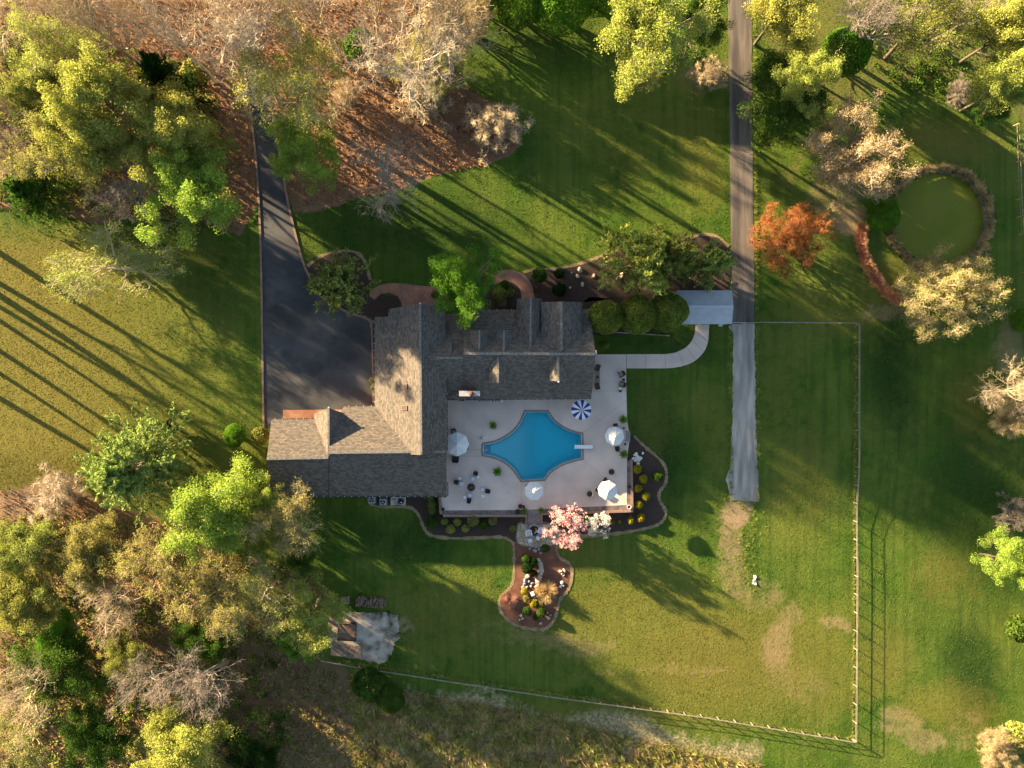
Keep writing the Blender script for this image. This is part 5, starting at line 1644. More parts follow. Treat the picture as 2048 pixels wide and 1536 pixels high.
feather('cypress', 63, 4.6, 6.0, 60, 36, 6, .50, .28, droop=.0, el0=12, el1=70, base=.12)
dense('holly', 71, 2.6, 4.6, 9000, .21, 20)
dense('holly_b', 72, 2.6, 4.6, 9000, .20, 26)
dense('round_shrub', 73, .62, .95, 900, .16, 14)
dense('round_shrub_b', 74, .62, .95, 800, .17, 9)
dense('loose_shrub', 75, 1.0, 1.4, 1300, .2, 7)
tuft('plume_grass', 81, 1.0, 1.15, 800)
tuft('dry_tuft', 82, .6, .9, 160, .05)
fern('fern', 91)

tcount = {}
def plant(kind, px, py, rpx, h, leaf, bark, label, name, cat_, group=None, rot=None, at=0.62, ground_z=None, squash=1.0):
    """crown centre at the pixel, crown radius in pixels, height in metres"""
    p = PROTO[kind]
    zc = h * at
    c = W(px, py, zc)
    gz = g(c.y) if ground_z is None else ground_z
    r = rpx * S * (H - zc) / H
    o = empty(name, (c.x, c.y, gz), rnd.uniform(0, 6.28) if rot is None else rot)
    if cat_ == 'shrub': squash *= rnd.uniform(.82, 1.12)
    o.scale = (r / p['R'], r / p['R'] * squash, h / p['H'])
    tag(o, label, cat_, group)
    for part, key, m in (('trunk', 'trunk', B_.get(bark)), ('branches', 'twigs', B_.get(bark)), ('crown', 'crown', L_.get(leaf))):
        me = p[key]
        if me is None or m is None: continue
        if not me.materials: me.materials.append(m)
        q = bpy.data.objects.new(part if p['trunk'] is not None else 'blades', me)
        COL.objects.link(q); q.parent = o
        q.material_slots[0].link = 'OBJECT'
        q.material_slots[0].material = m
    return o

def tree(kind, px, py, rpx, h, leaf, bark, label, group=None, name=None, **kw):
    nm = name or {'tall': 'bare_tree', 'leafy': 'leafy_tree', 'spars': 'budding_tree', 'bare_': 'bare_tree', 'bud_a': 'budding_tree', 'bud_b': 'budding_tree', 'bloom': 'flowering_tree', 'pine': 'pine_tree', 'plume': 'conifer_tree', 'cypre': 'cypress_tree', 'holly': 'evergreen_tree', 'holly': 'evergreen_tree'}.get(kind[:5], 'tree')
    return plant(kind, px, py, rpx, h, leaf, bark, label, nm, 'tree', group, **kw)

WOOD = 'trees of the upper left wood'
LOW = 'trees of the lower left wood'
RT = 'trees round the pond and right border'
# --- upper left wood
tree('leafy_b', 382, 388, 104, 14.5, 'lime', 'grey', 'bright yellow-green tree beside the driveway, lowest leafy crown of the upper left wood', WOOD)
tree('leafy_b', 335, 265, 98, 16, 'yellow_green', 'pale', 'yellow-green tree directly above the brightest crown left of the driveway', WOOD)
tree('leafy_c', 605, 315, 74, 11, 'lime', 'grey', 'bright green tree overhanging the right edge of the driveway', WOOD)
tree('sparse_a', 588, 165, 112, 20, 'yellow_green', 'pale', 'loose olive-yellow tree above the head of the driveway', WOOD)
tree('bare_a', 808, 112, 140, 26, None, 'pale', 'largest bare pale tree with thick white limbs over the orange leaf litter', WOOD)
tree('bare_b', 778, 375, 112, 13, None, 'grey', 'bare grey tree at the lower edge of the orange leaf litter', WOOD)
tree('bare_shrub', 985, 255, 68, 4.5, None, 'tan', 'bare multi-stemmed bush at the right tip of the orange leaf litter', WOOD, name='bare_shrub', at=.4)
tree('bare_c', 490, 95, 120, 25, None, 'pale', 'bare pale tree at the top edge between the driveway and the left wood', WOOD)
tree('loose_shrub', 722, 95, 37, 3.6, 'mid', 'dark', 'round olive bush in the leaf litter left of the big pale tree', WOOD, name='shrub', at=.5)
tree('bare_a', 640, 10, 85, 24, 'tan', 'pale', 'tan twiggy tree at the top edge left of the big pale tree', WOOD)
tree('bare_c', 900, 60, 105, 25, None, 'tan', 'bare tan tree at the top edge right of the big pale tree', WOOD)
tree('bud_a', 925, 20, 75, 9, 'tan', 'tan', 'tan budding tree at the top edge next to the dark green hedge trees', WOOD)
tree('sparse_a', 125, 115, 82, 16, 'yellow_green', 'pale', 'olive-yellow tree near the upper left corner', WOOD)
tree('leafy_b', 85, 200, 70, 14, 'olive', 'grey', 'olive tree at the left side below the upper left corner', WOOD)
tree('leafy_c', 190, 200, 88, 18, 'yellow_green', 'grey', 'yellow-olive tree in the middle of the upper left wood', WOOD)
tree('leafy_a', 205, 300, 82, 15, 'yellow_green', 'grey', 'olive crown in the middle of the upper left wood, lower', WOOD)
tree('sparse_b', 95, 315, 85, 14, 'olive', 'grey', 'olive half-leafed tree at the left border above the sunny lawn', WOOD)
tree('pine', 330, 165, 62, 14, 'dark', 'dark', 'dark green pine between the yellow-green crowns of the upper left wood', WOOD)
tree('pine', 60, 385, 60, 10, 'mid', 'dark', 'dark green pine at the left border above the sunny lawn', WOOD)
tree('bare_b', 245, 400, 92, 12, None, 'grey', 'bare grey tree left of the brightest crown', WOOD)
tree('sparse_b', 235, 525, 145, 7.5, 'yellow_green', 'pale', 'wide thin-leafed tree hanging over the sunny left lawn', WOOD, squash=.62, rot=.2)
tree('bare_a', 45, 45, 110, 15, None, 'tan', 'bare tan tree in the upper left corner', WOOD)
tree('bare_c', 205, 55, 88, 23, None, 'tan', 'bare tan tree along the top edge right of the upper left corner', WOOD)
tree('bare_b', 345, 60, 95, 24, None, 'pale', 'bare pale tree along the top edge above the dark pine', WOOD)
tree('bare_c', 15, 200, 75, 13, None, 'tan', 'bare tan tree at the left border beside the olive crowns', WOOD)
tree('bare_a', 20, 310, 70, 11, None, 'tan', 'bare tan tree at the left border, lowest of the upper wood', WOOD)
tree('loose_shrub', 390, 150, 30, 4, 'olive', 'dark', 'small olive bush right of the dark pine', WOOD, name='shrub', at=.5)
tree('leafy_b', 425, 290, 45, 10, 'olive', 'grey', 'small olive tree between the yellow-green crowns and the driveway', WOOD)
tree('bare_shrub', 690, 190, 45, 4, None, 'tan', 'low bare thicket in the orange leaf litter', WOOD, name='bare_shrub', at=.4)
tree('bare_shrub', 850, 200, 70, 4.5, None, 'tan', 'bare tan thicket below the big pale tree', WOOD, name='bare_shrub', at=.4)
tree('bud_b', 870, 120, 85, 6, 'olive', 'tan', 'olive-tan bush thicket right of the big pale tree', WOOD, at=.5)
for (px, py, r, h, k, lab) in ((120, -12, 75, 23, 'bare_b', 'bare tan tree on the top edge, first from the left corner'), (270, -5, 80, 24, 'bare_a', 'bare tan tree on the top edge, second from the left corner'), (425, 0, 75, 24, 'bare_c', 'bare tan tree on the top edge left of the driveway head'),
        (560, -15, 80, 24, 'bare_b', 'bare tan tree on the top edge right of the driveway head'), (735, -15, 80, 25, 'bare_c', 'bare tan tree on the top edge above the olive bush'), (845, 10, 80, 23, 'bare_b', 'bare tan tree on the top edge right of the big pale limbs')):
    tree(k, px, py, r, h, None, 'tan', lab, WOOD)
# --- top middle
for i, (px, py, r, h) in enumerate(((962, 2, 34, 5.5), (1040, 14, 48, 6), (1120, 8, 62, 6.5), (1193, -5, 40, 5))):
    tree('holly' if i % 2 else 'holly_b', px, py, r, h, 'bright', 'dark', ['small dense green hedge tree at the top edge, leftmost of four', 'dense green hedge tree at the top edge, second of four', 'largest dense green hedge tree at the top edge, third of four', 'dense green hedge tree at the top edge, hidden right one of four'][i], 'dense hedge trees at the top edge', at=.5)
tree('leafy_b', 1300, 70, 112, 17, 'yellow_green', 'grey', 'big yellow-green tree at the top edge left of the lane')
tree('leafy_c', 1390, 45, 62, 11, 'mid', 'grey', 'darker green tree at the top edge touching the lane')
tree('sparse_b', 1285, 150, 40, 8, 'yellow_green', 'grey', 'drooping lower bough tree under the big yellow-green crown')
tree('bare_shrub', 1420, 150, 42, 3.6, None, 'tan', 'bare tan bush leaning over the lane', name='bare_shrub', at=.4)
# --- right of the lane
tree('leafy_a', 1560, 30, 80, 13, 'yellow_green', 'dark', 'yellow-green tree at the top edge right of the lane', RT)
tree('leafy_c', 1580, 195, 92, 8, 'mid', 'dark', 'wide dark green tree hugging the right side of the lane', RT)
tree('leafy_b', 1603, 180, 66, 12, 'yellow_green', 'grey', 'pale yellow crown standing above the dark green tree by the lane', RT)
tree('holly', 1690, 105, 48, 7, 'bright', 'dark', 'small bright green tree above the dark lawn', RT, at=.5)
tree('bare_c', 1745, 45, 85, 14, None, 'grey', 'bare brown tree at the top edge above the dark lawn', RT)
tree('sparse_a', 1850, 55, 88, 14, 'olive', 'dark', 'olive half-leafed tree at the top edge above the pond', RT)
tree('bare_b', 1935, 30, 70, 12, None, 'grey', 'bare tree at the top edge left of the bright corner tree', RT)
tree('leafy_b', 2020, 60, 85, 15, 'yellow_green', 'dark', 'bright yellow-green tree in the upper right corner', RT)
tree('leafy_a', 2015, 170, 68, 14, 'yellow_green', 'dark', 'bright yellow-green tree at the right border above the pond fence', RT)
tree('leafy_c', 1990, 215, 35, 6, 'mid', 'dark', 'low green tree under the bright corner crowns', RT)
tree('bud_a', 1722, 304, 100, 15, 'tan', 'pale', 'large tan budding tree upper left of the pond', RT)
tree('bud_b', 1897, 582, 92, 9.5, 'cream', 'tan', 'straw-coloured bushy tree below the pond', RT, at=.5)
tree('bud_b', 1578, 470, 72, 8.5, 'orange', 'russet', 'rust-orange bushy tree beside the lane', RT, at=.5)
tree('holly', 1765, 430, 34, 3.4, 'bright', 'dark', 'green bush on the left bank of the pond', RT, name='shrub', at=.5)
tree('bare_b', 2035, 785, 80, 10, None, 'tan', 'bare tan tree at the right border level with the pool', RT)
tree('bud_b', 2030, 830, 55, 6, 'tan', 'tan', 'tan twiggy bush under the bare tree at the right border', RT, at=.5)
tree('leafy_c', 2026, 1130, 56, 8, 'lime', 'dark', 'bright green tree at the right border below the middle', RT)
tree('bare_shrub', 2040, 1025, 42, 4, None, 'grey', 'bare grey bush at the right border above the bright green tree', RT, name='bare_shrub', at=.4)
tree('loose_shrub', 2050, 1265, 30, 2.4, 'mid', 'dark', 'green bush at the right border below the bright green tree', RT, name='shrub', at=.5)
tree('bud_b', 2005, 1505, 48, 4, 'tan', 'tan', 'tan dry bush in the lower right corner', RT, at=.5)
tree('holly', 2045, 640, 26, 4, 'bright', 'dark', 'green bush at the right border below the pond', RT, name='shrub', at=.5)
tree('loose_shrub', 2040, 1480, 30, 3, 'yellow_green', 'dark', 'yellow-green bush at the right border near the lower corner', RT, name='shrub', at=.5)
tree('bare_shrub', 1917, 192, 36, 2.2, None, 'grey', 'fallen grey dead tree lying on the shaded grass above the pond', RT, name='dead_tree', at=.3)
# --- beds round the house
BD = 'trees in the beds round the house'
tree('cypress', 682, 572, 70, 8, 'cypress', 'dark', 'spiky dark green cypress between the driveway and the brick path', BD, at=.45)
tree('leafy_b', 932, 570, 76, 10, 'bright', 'grey', 'vivid green tree overhanging the house roof by the brick path', BD, rot=1.2)
tree('plume', 1272, 520, 82, 11.5, 'yellow_green', 'tan', 'large feathery green conifer in the dark bed', BD, at=.45)
tree('plume', 1345, 522, 58, 9, 'olive', 'tan', 'middle feathery conifer in the dark bed', BD, at=.45)
tree('plume', 1411, 530, 48, 8, 'conifer', 'dark', 'dark feathery conifer beside the lane', BD, at=.45)
for i, (px, py, r) in enumerate(((1210, 635, 35), (1274, 630, 39), (1334, 625, 40))):
    tree('holly_b' if i % 2 else 'holly', px, py, r, 6.6, 'holly', 'dark', ['round holly nearest the house', 'middle one of three round hollies', 'round holly overlapping the metal carport'][i], 'three round hollies', at=.5)
# --- lower left
tree('pine', 262, 932, 112, 12.5, 'conifer', 'grey', 'big feathery blue-green pine on the sunny left lawn', LOW)
tree('leafy_a', 440, 1020, 98, 14, 'lime', 'grey', 'large bright lime tree left of the garage roof corner', LOW)
tree('leafy_c', 512, 985, 45, 10, 'lime', 'grey', 'small lime crown touching the garage roof corner', LOW)
tree('sparse_a', 565, 1045, 78, 12, 'gold', 'pale', 'golden twiggy tree with white stems below the garage corner', LOW)
tree('leafy_b', 165, 1108, 80, 9, 'cream', 'dark', 'round cream-yellow blossoming tree in the lower left wood', LOW)
tree('sparse_b', 320, 1130, 82, 12, 'gold', 'tan', 'golden tree right of the cream blossoming tree', LOW)
tree('bare_b', 225, 1235, 85, 12, None, 'tan', 'bare tan tree below the cream blossoming tree', LOW)
tree('sparse_b', 415, 1190, 88, 12, 'gold', 'tan', 'golden tree below the large lime tree', LOW)
tree('sparse_a', 515, 1210, 92, 10, 'olive', 'pale', 'olive-gold half-leafed tree left of the green tree by the pad', LOW)
tree('leafy_c', 620, 1225, 78, 8.5, 'yellow_green', 'grey', 'yellow-green tree overhanging the concrete pad', LOW)
tree('leafy_b', 600, 1280, 48, 6, 'bright', 'grey', 'small bright green tree at the left end of the paddock fence', LOW)
tree('bare_a', 290, 1375, 75, 12, None, 'grey', 'bare grey-violet tree, left of the bare pair near the bottom', LOW)
tree('bare_c', 405, 1375, 88, 13, None, 'grey', 'bare grey-violet tree, right of the bare pair near the bottom', LOW)
tree('bare_b', 50, 1365, 100, 14, None, 'tan', 'bare tan tree at the left border near the bottom', LOW)
tree('leafy_a', 120, 1350, 85, 10, 'mid', 'dark', 'green leafy tree beside the bare tan tree at the left border', LOW)
tree('leafy_c', 340, 1500, 92, 12, 'yellow_green', 'grey', 'yellow-green tree at the bottom edge', LOW)
tree('leafy_b', 515, 1500, 72, 7, 'dark', 'dark', 'dark green tree at the bottom edge right of the yellow-green one', LOW)
tree('leafy_b', 40, 1110, 80, 9, 'olive', 'dark', 'olive leafy tree at the left border beside the cream blossoming tree', LOW)
tree('leafy_c', 45, 1215, 75, 9, 'olive', 'dark', 'olive tree at the left border below the cream blossoming tree', LOW)
tree('leafy_a', 120, 1275, 45, 8, 'bright', 'dark', 'small bright green tree above the bare tan tree at the left border', LOW)
tree('sparse_b', 35, 1490, 90, 11, 'olive', 'tan', 'olive half-leafed tree in the lower left corner', LOW)
tree('leafy_b', 180, 1480, 75, 9, 'mid', 'dark', 'green leafy tree at the bottom edge near the lower left corner', LOW)
tree('bare_shrub', 110, 985, 62, 4, None, 'pale', 'pale bare thicket left of the big pine', LOW, name='bare_shrub', at=.4)
tree('leafy_c', 400, 1270, 55, 8, 'mid', 'dark', 'dark green tree under the golden crowns of the lower wood', LOW)
tree('leafy_a', 250, 1310, 50, 8, 'olive', 'dark', 'olive tree above the bare pair near the bottom', LOW)
tree('holly', 780, 1402, 30, 2.6, 'mid', 'dark', 'green bush in the rough grass below the paddock fence', LOW, name='shrub', at=.5)
tree('loose_shrub', 735, 1372, 38, 2.6, 'mid', 'dark', 'low green bush beside the paddock fence left end', LOW, name='shrub', at=.5)
tree('leafy_a', 600, 1110, 34, 5, 'mid', 'dark', 'low green bush between the golden twiggy tree and the shaded lawn', LOW)
plant('holly', 470.5, 871, 24.5, 2.9, 'bright', 'dark', 'round bright green bush left of the garage', 'shrub', 'shrub', at=.5)
tree('loose_shrub', 522, 870, 20, 2.0, 'olive', 'dark', 'olive bush against the garage side wall', None, name='shrub', at=.5)
tree('loose_shrub', 340, 855, 18, 2.2, 'dark', 'dark', 'dark small bush at the upper right of the big pine', None, name='shrub', at=.5)
# --- flowering pair below the terrace
tree('bloom', 1137, 1057, 45, 5.4, 'pink', 'dark', 'pink blossoming tree below the terrace wall', at=.6)
tree('bloom', 1199, 1049, 27, 4.2, 'white', 'dark', 'white blossoming tree right of the pink one', at=.6)

# trees standing outside the picture on the upper left, whose shadows cross the lawns
OFF = 'bare trees beyond the left edge'
for i, (ey, back, h, kind, r) in enumerate(((503, 170, 15, 'tall', 4.5), (572, 200, 13, 'tall', 4), (588, 150, 16, 'tall', 4.5), (618, 230, 15, 'tall', 3.5), (638, 190, 12, 'tall', 3.5),
                                            (697, 240, 13, 'tall', 4), (745, 150, 10, 'tall', 3), (803, 210, 15, 'tall', 4), (250, 260, 15, 'sparse_a', 5), (60, 200, 14, 'bare_b', 6))):
    b0 = W(0 - back * .848, ey - back * .53)
    o = tree(kind, 0, 0, 60, h, 'olive', 'grey', 'tall bare tree standing beyond the left edge of the view', OFF)
    o.location = (b0.x, b0.y, 0); q = r / PROTO[kind]['R']; o.scale = (q, q, h / PROTO[kind]['H'])

# ------------------------------------------------------------------ shrubs and small plants
def shrub(kind, px, py, rpx, h, leaf, label, group=None, name='shrub', z=None):
    return plant(kind, px, py, rpx, h, leaf, 'dark', label, name, 'shrub' if name == 'shrub' else 'plant', group, at=.5, ground_z=z)
YS = 'golden round shrubs in the right bed'
for i, (px, py, r, lab) in enumerate(((1276, 939, 9.3, 'topmost golden round shrub of the right bed, below the white stones'), (1288, 958, 8.6, 'golden round shrub, second from the white stones'), (1277.5, 979, 9.3, 'golden round shrub level with the corner umbrella'),
        (1294, 994.5, 8.6, 'golden round shrub farthest right in the bed'), (1281, 1011.5, 9.2, 'golden round shrub level with the terrace corner pot'), (1285, 1038, 9.5, 'lowest golden round shrub at the bed corner'), (1264, 1043, 8.6, 'golden round shrub left of the lowest one'),
        (1242.5, 1047, 4.6, 'tiny golden shrub, right of the tiny pair'), (1229.5, 1047, 4.2, 'tiny green-gold shrub, left of the tiny pair'))):
    shrub('round_shrub' if i % 2 else 'round_shrub_b', px, py, r, .95 * r / 9, 'yellow', lab, YS)
shrub('loose_shrub', 1316, 954, 13, 1.3, 'mid', 'dark green shrub at the right edge of the golden shrub bed')
GS = 'green-gold shrubs below the terrace'
for i, (px, py, r, lf, lab) in enumerate(((862.5, 1046, 15, 'mid', 'big green shrub left of the terrace wall end'), (888.5, 1046, 8, 'yellow_green', 'small yellow-green shrub right of the big green one'), (901, 1061, 9.5, 'yellow_green', 'lowest yellow-green shrub at the bed edge'), (914.5, 1046.5, 8.8, 'yellow_green', 'yellow-green shrub, second along the terrace wall'),
        (931, 1059, 8.5, 'yellow_green', 'yellow-green shrub before the tall variegated one'), (945.5, 1043, 13.5, 'cream', 'tall variegated shrub with cream flowers below the terrace wall'), (970, 1053, 11, 'mid', 'dark green shrub between the two variegated ones'), (986, 1043.5, 11.5, 'cream', 'variegated shrub nearest the steps'),
        (861, 999, 7.5, 'olive', 'olive shrub nearest the equipment pad'), (850, 997, 5, 'olive', 'small olive shrub beside the equipment pad'), (863, 1011, 9, 'olive', 'olive shrub, middle of three by the terrace wall'), (864, 1023, 9, 'olive', 'olive shrub, lowest of three by the terrace wall'))):
    shrub('loose_shrub' if r > 10 else 'round_shrub', px, py, r, .95 * r / 9, lf, lab, GS)
shrub('loose_shrub', 1177, 1037, 11, 1.2, 'olive', 'olive shrub between the pink and the white blossoming tree')
shrub('loose_shrub', 1026, 1060, 8, .8, 'olive', 'olive shrub left of the flagstones')
for (px, py, r, lf, lab) in ((1078, 551, 17, 'mid', 'blue-green shrub right of the curved brick path'), (1118, 548, 12, 'dark', 'dark shrub in the bed right of the blue-green one'), (1120, 580, 15, 'dark', 'low dark shrub in the bed above the wide dormer'), (1010, 570, 12, 'mid', 'low green shrub inside the curve of the brick path'),
        (1022, 585, 10, 'olive', 'olive shrub by the house front inside the path curve'), (1073, 578, 6, 'orange', 'small rusty shrub at the end of the brick path'), (1000, 590, 17, 'olive', 'grey-green shrub against the house front beside the vivid green tree'), (1005, 605, 11, 'tan', 'dry tan shrub against the house front'),
        (869, 588, 9, 'olive', 'olive shrub on the brick path edge left of the vivid tree'), (1210, 690, 9, 'olive', 'small olive shrub beside the walk and the house'), (744, 760, 6, 'yellow_green', 'small yellow shrub by the driveway and house wall'), (745.5, 776, 6, 'yellow_green', 'lower small yellow shrub by the house wall')):
    shrub('loose_shrub', px, py, r, .11 * r, lf, lab, 'shrubs by the house front')
# island bed
IS = 'plants of the island bed'
shrub('plume_grass', 1094, 1190, 19, 1.6, 'straw', 'largest straw-coloured grass clump of the island bed', IS, 'ornamental_grass')
shrub('plume_grass', 1081, 1187, 9, 1.1, 'straw', 'small straw grass clump left of the largest one', IS, 'ornamental_grass')
shrub('plume_grass', 1019, 1206, 15, 1.0, 'rose', 'pinkish dry grass clump at the left lobe of the island bed', IS, 'ornamental_grass')
for (px, py, r, lf, lab) in ((1050, 1186, 8, 'yellow', 'yellow shrub at the left of the stone lantern'), (1054, 1200, 9, 'gold', 'gold shrub below the yellow one in the island bed'), (1068, 1211, 9, 'yellow', 'yellow shrub in the middle of the island bed'), (1083, 1212, 7, 'gold', 'gold shrub below the largest grass clump'),
        (1055, 1228, 10, 'mid', 'green shrub at the lower left of the island bed'), (1084, 1229, 11, 'mid', 'green shrub at the lower right of the island bed'), (1072, 1241, 6, 'mid', 'small green shrub at the tip of the island bed'), (1053, 1121, 11, 'mid', 'dark green shrub at the neck of the island bed'),
        (1055, 1140, 13, 'dark', 'dark spiky shrub in the upper island bed'), (1066, 1128, 10, 'dark', 'small dark shrub beside the stone row'), (1092, 1100, 10, 'mid', 'green shrub below the pink blossoming tree'), (1068, 1150, 8, 'dark', 'dark shrub beside the rock pile')):
    shrub('loose_shrub', px, py, r, .10 * r, lf, lab, IS)
# potted ferns
for (px, py, sc, lab) in ((986, 850, 1.0, 'potted fern on the slabs above the pool'), (995, 942.5, 1.1, 'potted fern on the slabs below the pool'), (1245.5, 839, 1.05, 'potted fern above the right edge umbrella'), (1247, 908, 1.05, 'potted fern below the right edge umbrella'),
                          (1049, 1020.5, .75, 'small potted fern at the left of the steps'), (1081.5, 1020, .75, 'small potted fern at the right of the steps')):
    t = at_root('potted_fern', px, py, ZD, 0, lab, 'potted plant', 'potted ferns')
    MB().lathe([(.14, 0), (.2, .28), (.22, .3), (.18, .3), (.16, .24), (.01, .23)], 14, cap=False).build('pot', M_black, t)
    for part, key, mm in (('stems', 'trunk', L_['mid']), ('fronds', 'crown', L_['bright'])):
        me = PROTO['fern'][key]
        if not me.materials: me.materials.append(mm)
        q = bpy.data.objects.new(part, me); COL.objects.link(q); q.parent = t; q.location = (0, 0, .28); q.scale = (sc, sc, sc); q.rotation_euler = (0, 0, rnd.uniform(0, 6))
        q.material_slots[0].link = 'OBJECT'; q.material_slots[0].material = mm

# ------------------------------------------------------------------ rocks
def rockmesh(seed, name):
    rng = np.random.default_rng(seed)
    import bmesh
    bm = bmesh.new(); bmesh.ops.create_icosphere(bm, subdivisions=2, radius=1)
    ax = nrm(rng.normal(0, 1, (9, 3))); dd = rng.uniform(.55, .95, 9)
    for v in bm.verts:
        p = np.array(v.co)
        for a, d in zip(ax, dd):
            e = p @ a - d
            if e > 0: p = p - a * e
        v.co = p * [1, .8, .6]
    me = bpy.data.meshes.new(name); bm.to_mesh(me); bm.free()
    return me
ROCKS = [rockmesh(100 + k, 'rock') for k in range(5)]
def rock(px, py, r, mat, label, group, z=None):
    me = rnd.choice(ROCKS)
    if not me.materials: me.materials.append(mat)
    o = bpy.data.objects.new('rock', me); COL.objects.link(o)
    p = G(px, py, .06 + r * .2)
    o.location = p if z is None else (p.x, p.y, z)
    o.rotation_euler = (rnd.uniform(-.3, .3), rnd.uniform(-.3, .3), rnd.uniform(0, 6.28))
    o.scale = (r * rnd.uniform(.85, 1.2),) * 2 + (r * rnd.uniform(.7, 1.1),)
    o.material_slots[0].link = 'OBJECT'; o.material_slots[0].material = mat
    tag(o, label, 'rock', group)
for k in range(22):
    rock(rnd.gauss(1274, 6.0), rnd.gauss(915, 4.5), rnd.uniform(.14, .3), M_white_rock, 'one of the whitish stones heaped at the right edge of the terrace', 'whitish stones by the terrace')
for k in range(20):
    t = k / 19
    rock(1078 + 3 * math.sin(t * 5) + rnd.uniform(-2.5, 2.5), 1120 + 58 * t, rnd.uniform(.22, .48), M_rock, 'one of the tan stones in the row down the middle of the island bed', 'stone row of the island bed')
for (px, py, r) in ((1054, 1152, .35), (1050, 1160, .35), (1049, 1168, .3), (1053, 1174, .3), (1058, 1163, .3), (1064, 1166, .28), (1046, 1174, .25), (1062, 1172, .2)):
    rock(px, py, r, M_grey_rock, 'one of the grey stones left of the stone row in the island bed', 'grey stones of the island bed')
for (px, py, r) in ((1121, 1142, .35), (1128, 1139, .3), (1124, 1147, .22), (1130, 1142, .22), (1127, 1150, .18)):
    rock(px, py, r, M_rock, 'one of the pale stones at the right of the island bed', 'pale stones right in the island bed')
for (px, py, r) in ((1124, 1165, .32), (1121, 1172, .26), (1126, 1171, .2)):
    rock(px, py, r, M_white_rock, 'one of the three white stones at the right of the island bed', 'white stones right in the island bed')
for (px, py, r) in ((1042, 1231, .3), (1045, 1237, .26), (1039, 1239, .22), (1097, 1235, .32), (1081, 1246, .28), (1095, 1225, .2), (1101, 1230, .18)):
    rock(px, py, r, M_rock, 'one of the stones along the lower tip of the island bed', 'stones at the island tip')
for (px, py, r) in ((1065, 1090, .3), (1072, 1093, .35), (1060, 1097, .28), (1078, 1098, .3), (1084, 1091, .25), (1070, 1101, .3), (1087, 1098, .26), (1081, 1106, .22)):
    rock(px, py, r, M_grey_rock, 'one of the grey stones below the flagstones', 'grey stones below the flagstones')
for (px, py, r, mt) in ((1124, 569, .3, M_white_rock), (1140, 575, .25, M_rock), (1165, 569, .3, M_rock), (1187, 553, .45, M_rock), (1155, 553, .35, M_rock), (1160, 540, .4, M_rock), (1143, 546, .22, M_grey_rock), (1243, 551, .5, M_rock), (1235, 556, .35, M_rock)):
    rock(px, py, r, mt, 'one of the loose stones in the dark bed above the house', 'stones in the dark bed')
lan = tag(empty('stone_lantern', G(1066, 1190)), 'pale stone lantern post in the island bed', 'lantern')
A, B = G(1074, 1204, .1), G(1064, 1185, .55)
child(MB().tube([A, B], .09, 6).build('post', M_stonep), lan)
child(MB().box(B.x, B.y, B.z + .1, .5, .5, .22, .4).build('head', M_white_rock), lan)

# ------------------------------------------------------------------ ground cover (uncountable)
def scatter(name, poly_px, n, size, mat, label, cat_, h=(.02, .06), up=1.2, wid=.7, excl=(), seed=5, zoff=0.03):
    rng = np.random.default_rng(seed)
    poly = [tuple(p) for p in poly_px]
    xs = [p[0] for p in poly]; ys = [p[1] for p in poly]
    PX = rng.uniform(min(xs), max(xs), n * 3); PY = rng.uniform(min(ys), max(ys), n * 3)
    ok = inside(poly, PX, PY)
    for e in excl: ok &= ~inside(e, PX, PY)
    PX, PY = PX[ok][:n], PY[ok][:n]
    z = gpx(PY) + zoff + rng.uniform(h[0], h[1], len(PX))
    k = S * (H - z) / H
    C = np.stack([(PX - NX) * k, (NY - PY) * k, z], -1)
    v, F = leaves(rng, C, size, wid, up, 0)
    o = link(name, npmesh(name, v, F, mat))
    tag(o, label, cat_, kind='stuff')
    return o
LOWW = [(-20, 1010), (60, 1010), (180, 1040), (330, 1050), (420, 1110), (560, 1120), (640, 1180), (650, 1250), (630, 1310), (560, 1330), (520, 1420), (560, 1550), (-20, 1550)]
UPW = [(-20, 60), (120, 40), (300, 110), (420, 190), (460, 300), (470, 420), (380, 470), (260, 440), (120, 420), (-20, 400)]
drive_px = DRIVE_L + list(reversed(DRIVE_R))
scatter('fallen_leaves', [(0, 0), (980, 0), (980, 30), (925, 105), (905, 150), (1010, 220), (1042, 285), (975, 333), (850, 352), (700, 400), (585, 418), (555, 280), (500, 100), (516, 400), (480, 470), (0, 400)], 30000, .26, L_['rust'], 'orange-brown fallen leaves carpeting the upper left wood', 'leaves', excl=[drive_px])
scatter('fallen_leaves', [(0, 975), (190, 1000), (360, 1080), (560, 1130), (650, 1180), (640, 1320), (720, 1420), (800, 1536), (0, 1536)], 16000, .26, L_['rust'], 'brown fallen leaves on the floor of the lower left wood', 'leaves', seed=6)

def brush(name, poly, n, mat, label, seed, r=(.5, 1.3), per=38, ls=.3):
    rg = np.random.default_rng(seed)
    xs = [p[0] for p in poly]; ys = [p[1] for p in poly]
    PX = rg.uniform(min(xs), max(xs), n * 3); PY = rg.uniform(min(ys), max(ys), n * 3)
    ok = inside(poly, PX, PY); PX, PY = PX[ok][:n], PY[ok][:n]
    z = gpx(PY); k = S * (H - z) / H
    c = np.stack([(PX - NX) * k, (NY - PY) * k, z], -1)
    rr = rg.uniform(r[0], r[1], len(c))
    c = np.repeat(c, per, 0); q = np.repeat(rr, per)[:, None]
    d = nrm(rg.normal(0, 1, (len(c), 3))); d[:, 2] = np.abs(d[:, 2])
    C = c + d * q * (rg.uniform(.2, 1, (len(c), 1)) ** .5) * np.array([1, 1, 1.1])
    v, F = leaves(rg, C, ls, .6, .5, 0)
    tag(link(name, npmesh(name, v, F, L_[mat])), label, 'undergrowth', kind='stuff')
brush('undergrowth', LOWW, 260, 'mid', 'dark green brush under the lower left wood', 41)
brush('undergrowth', LOWW, 420, 'olive', 'olive brush under the lower left wood', 42)
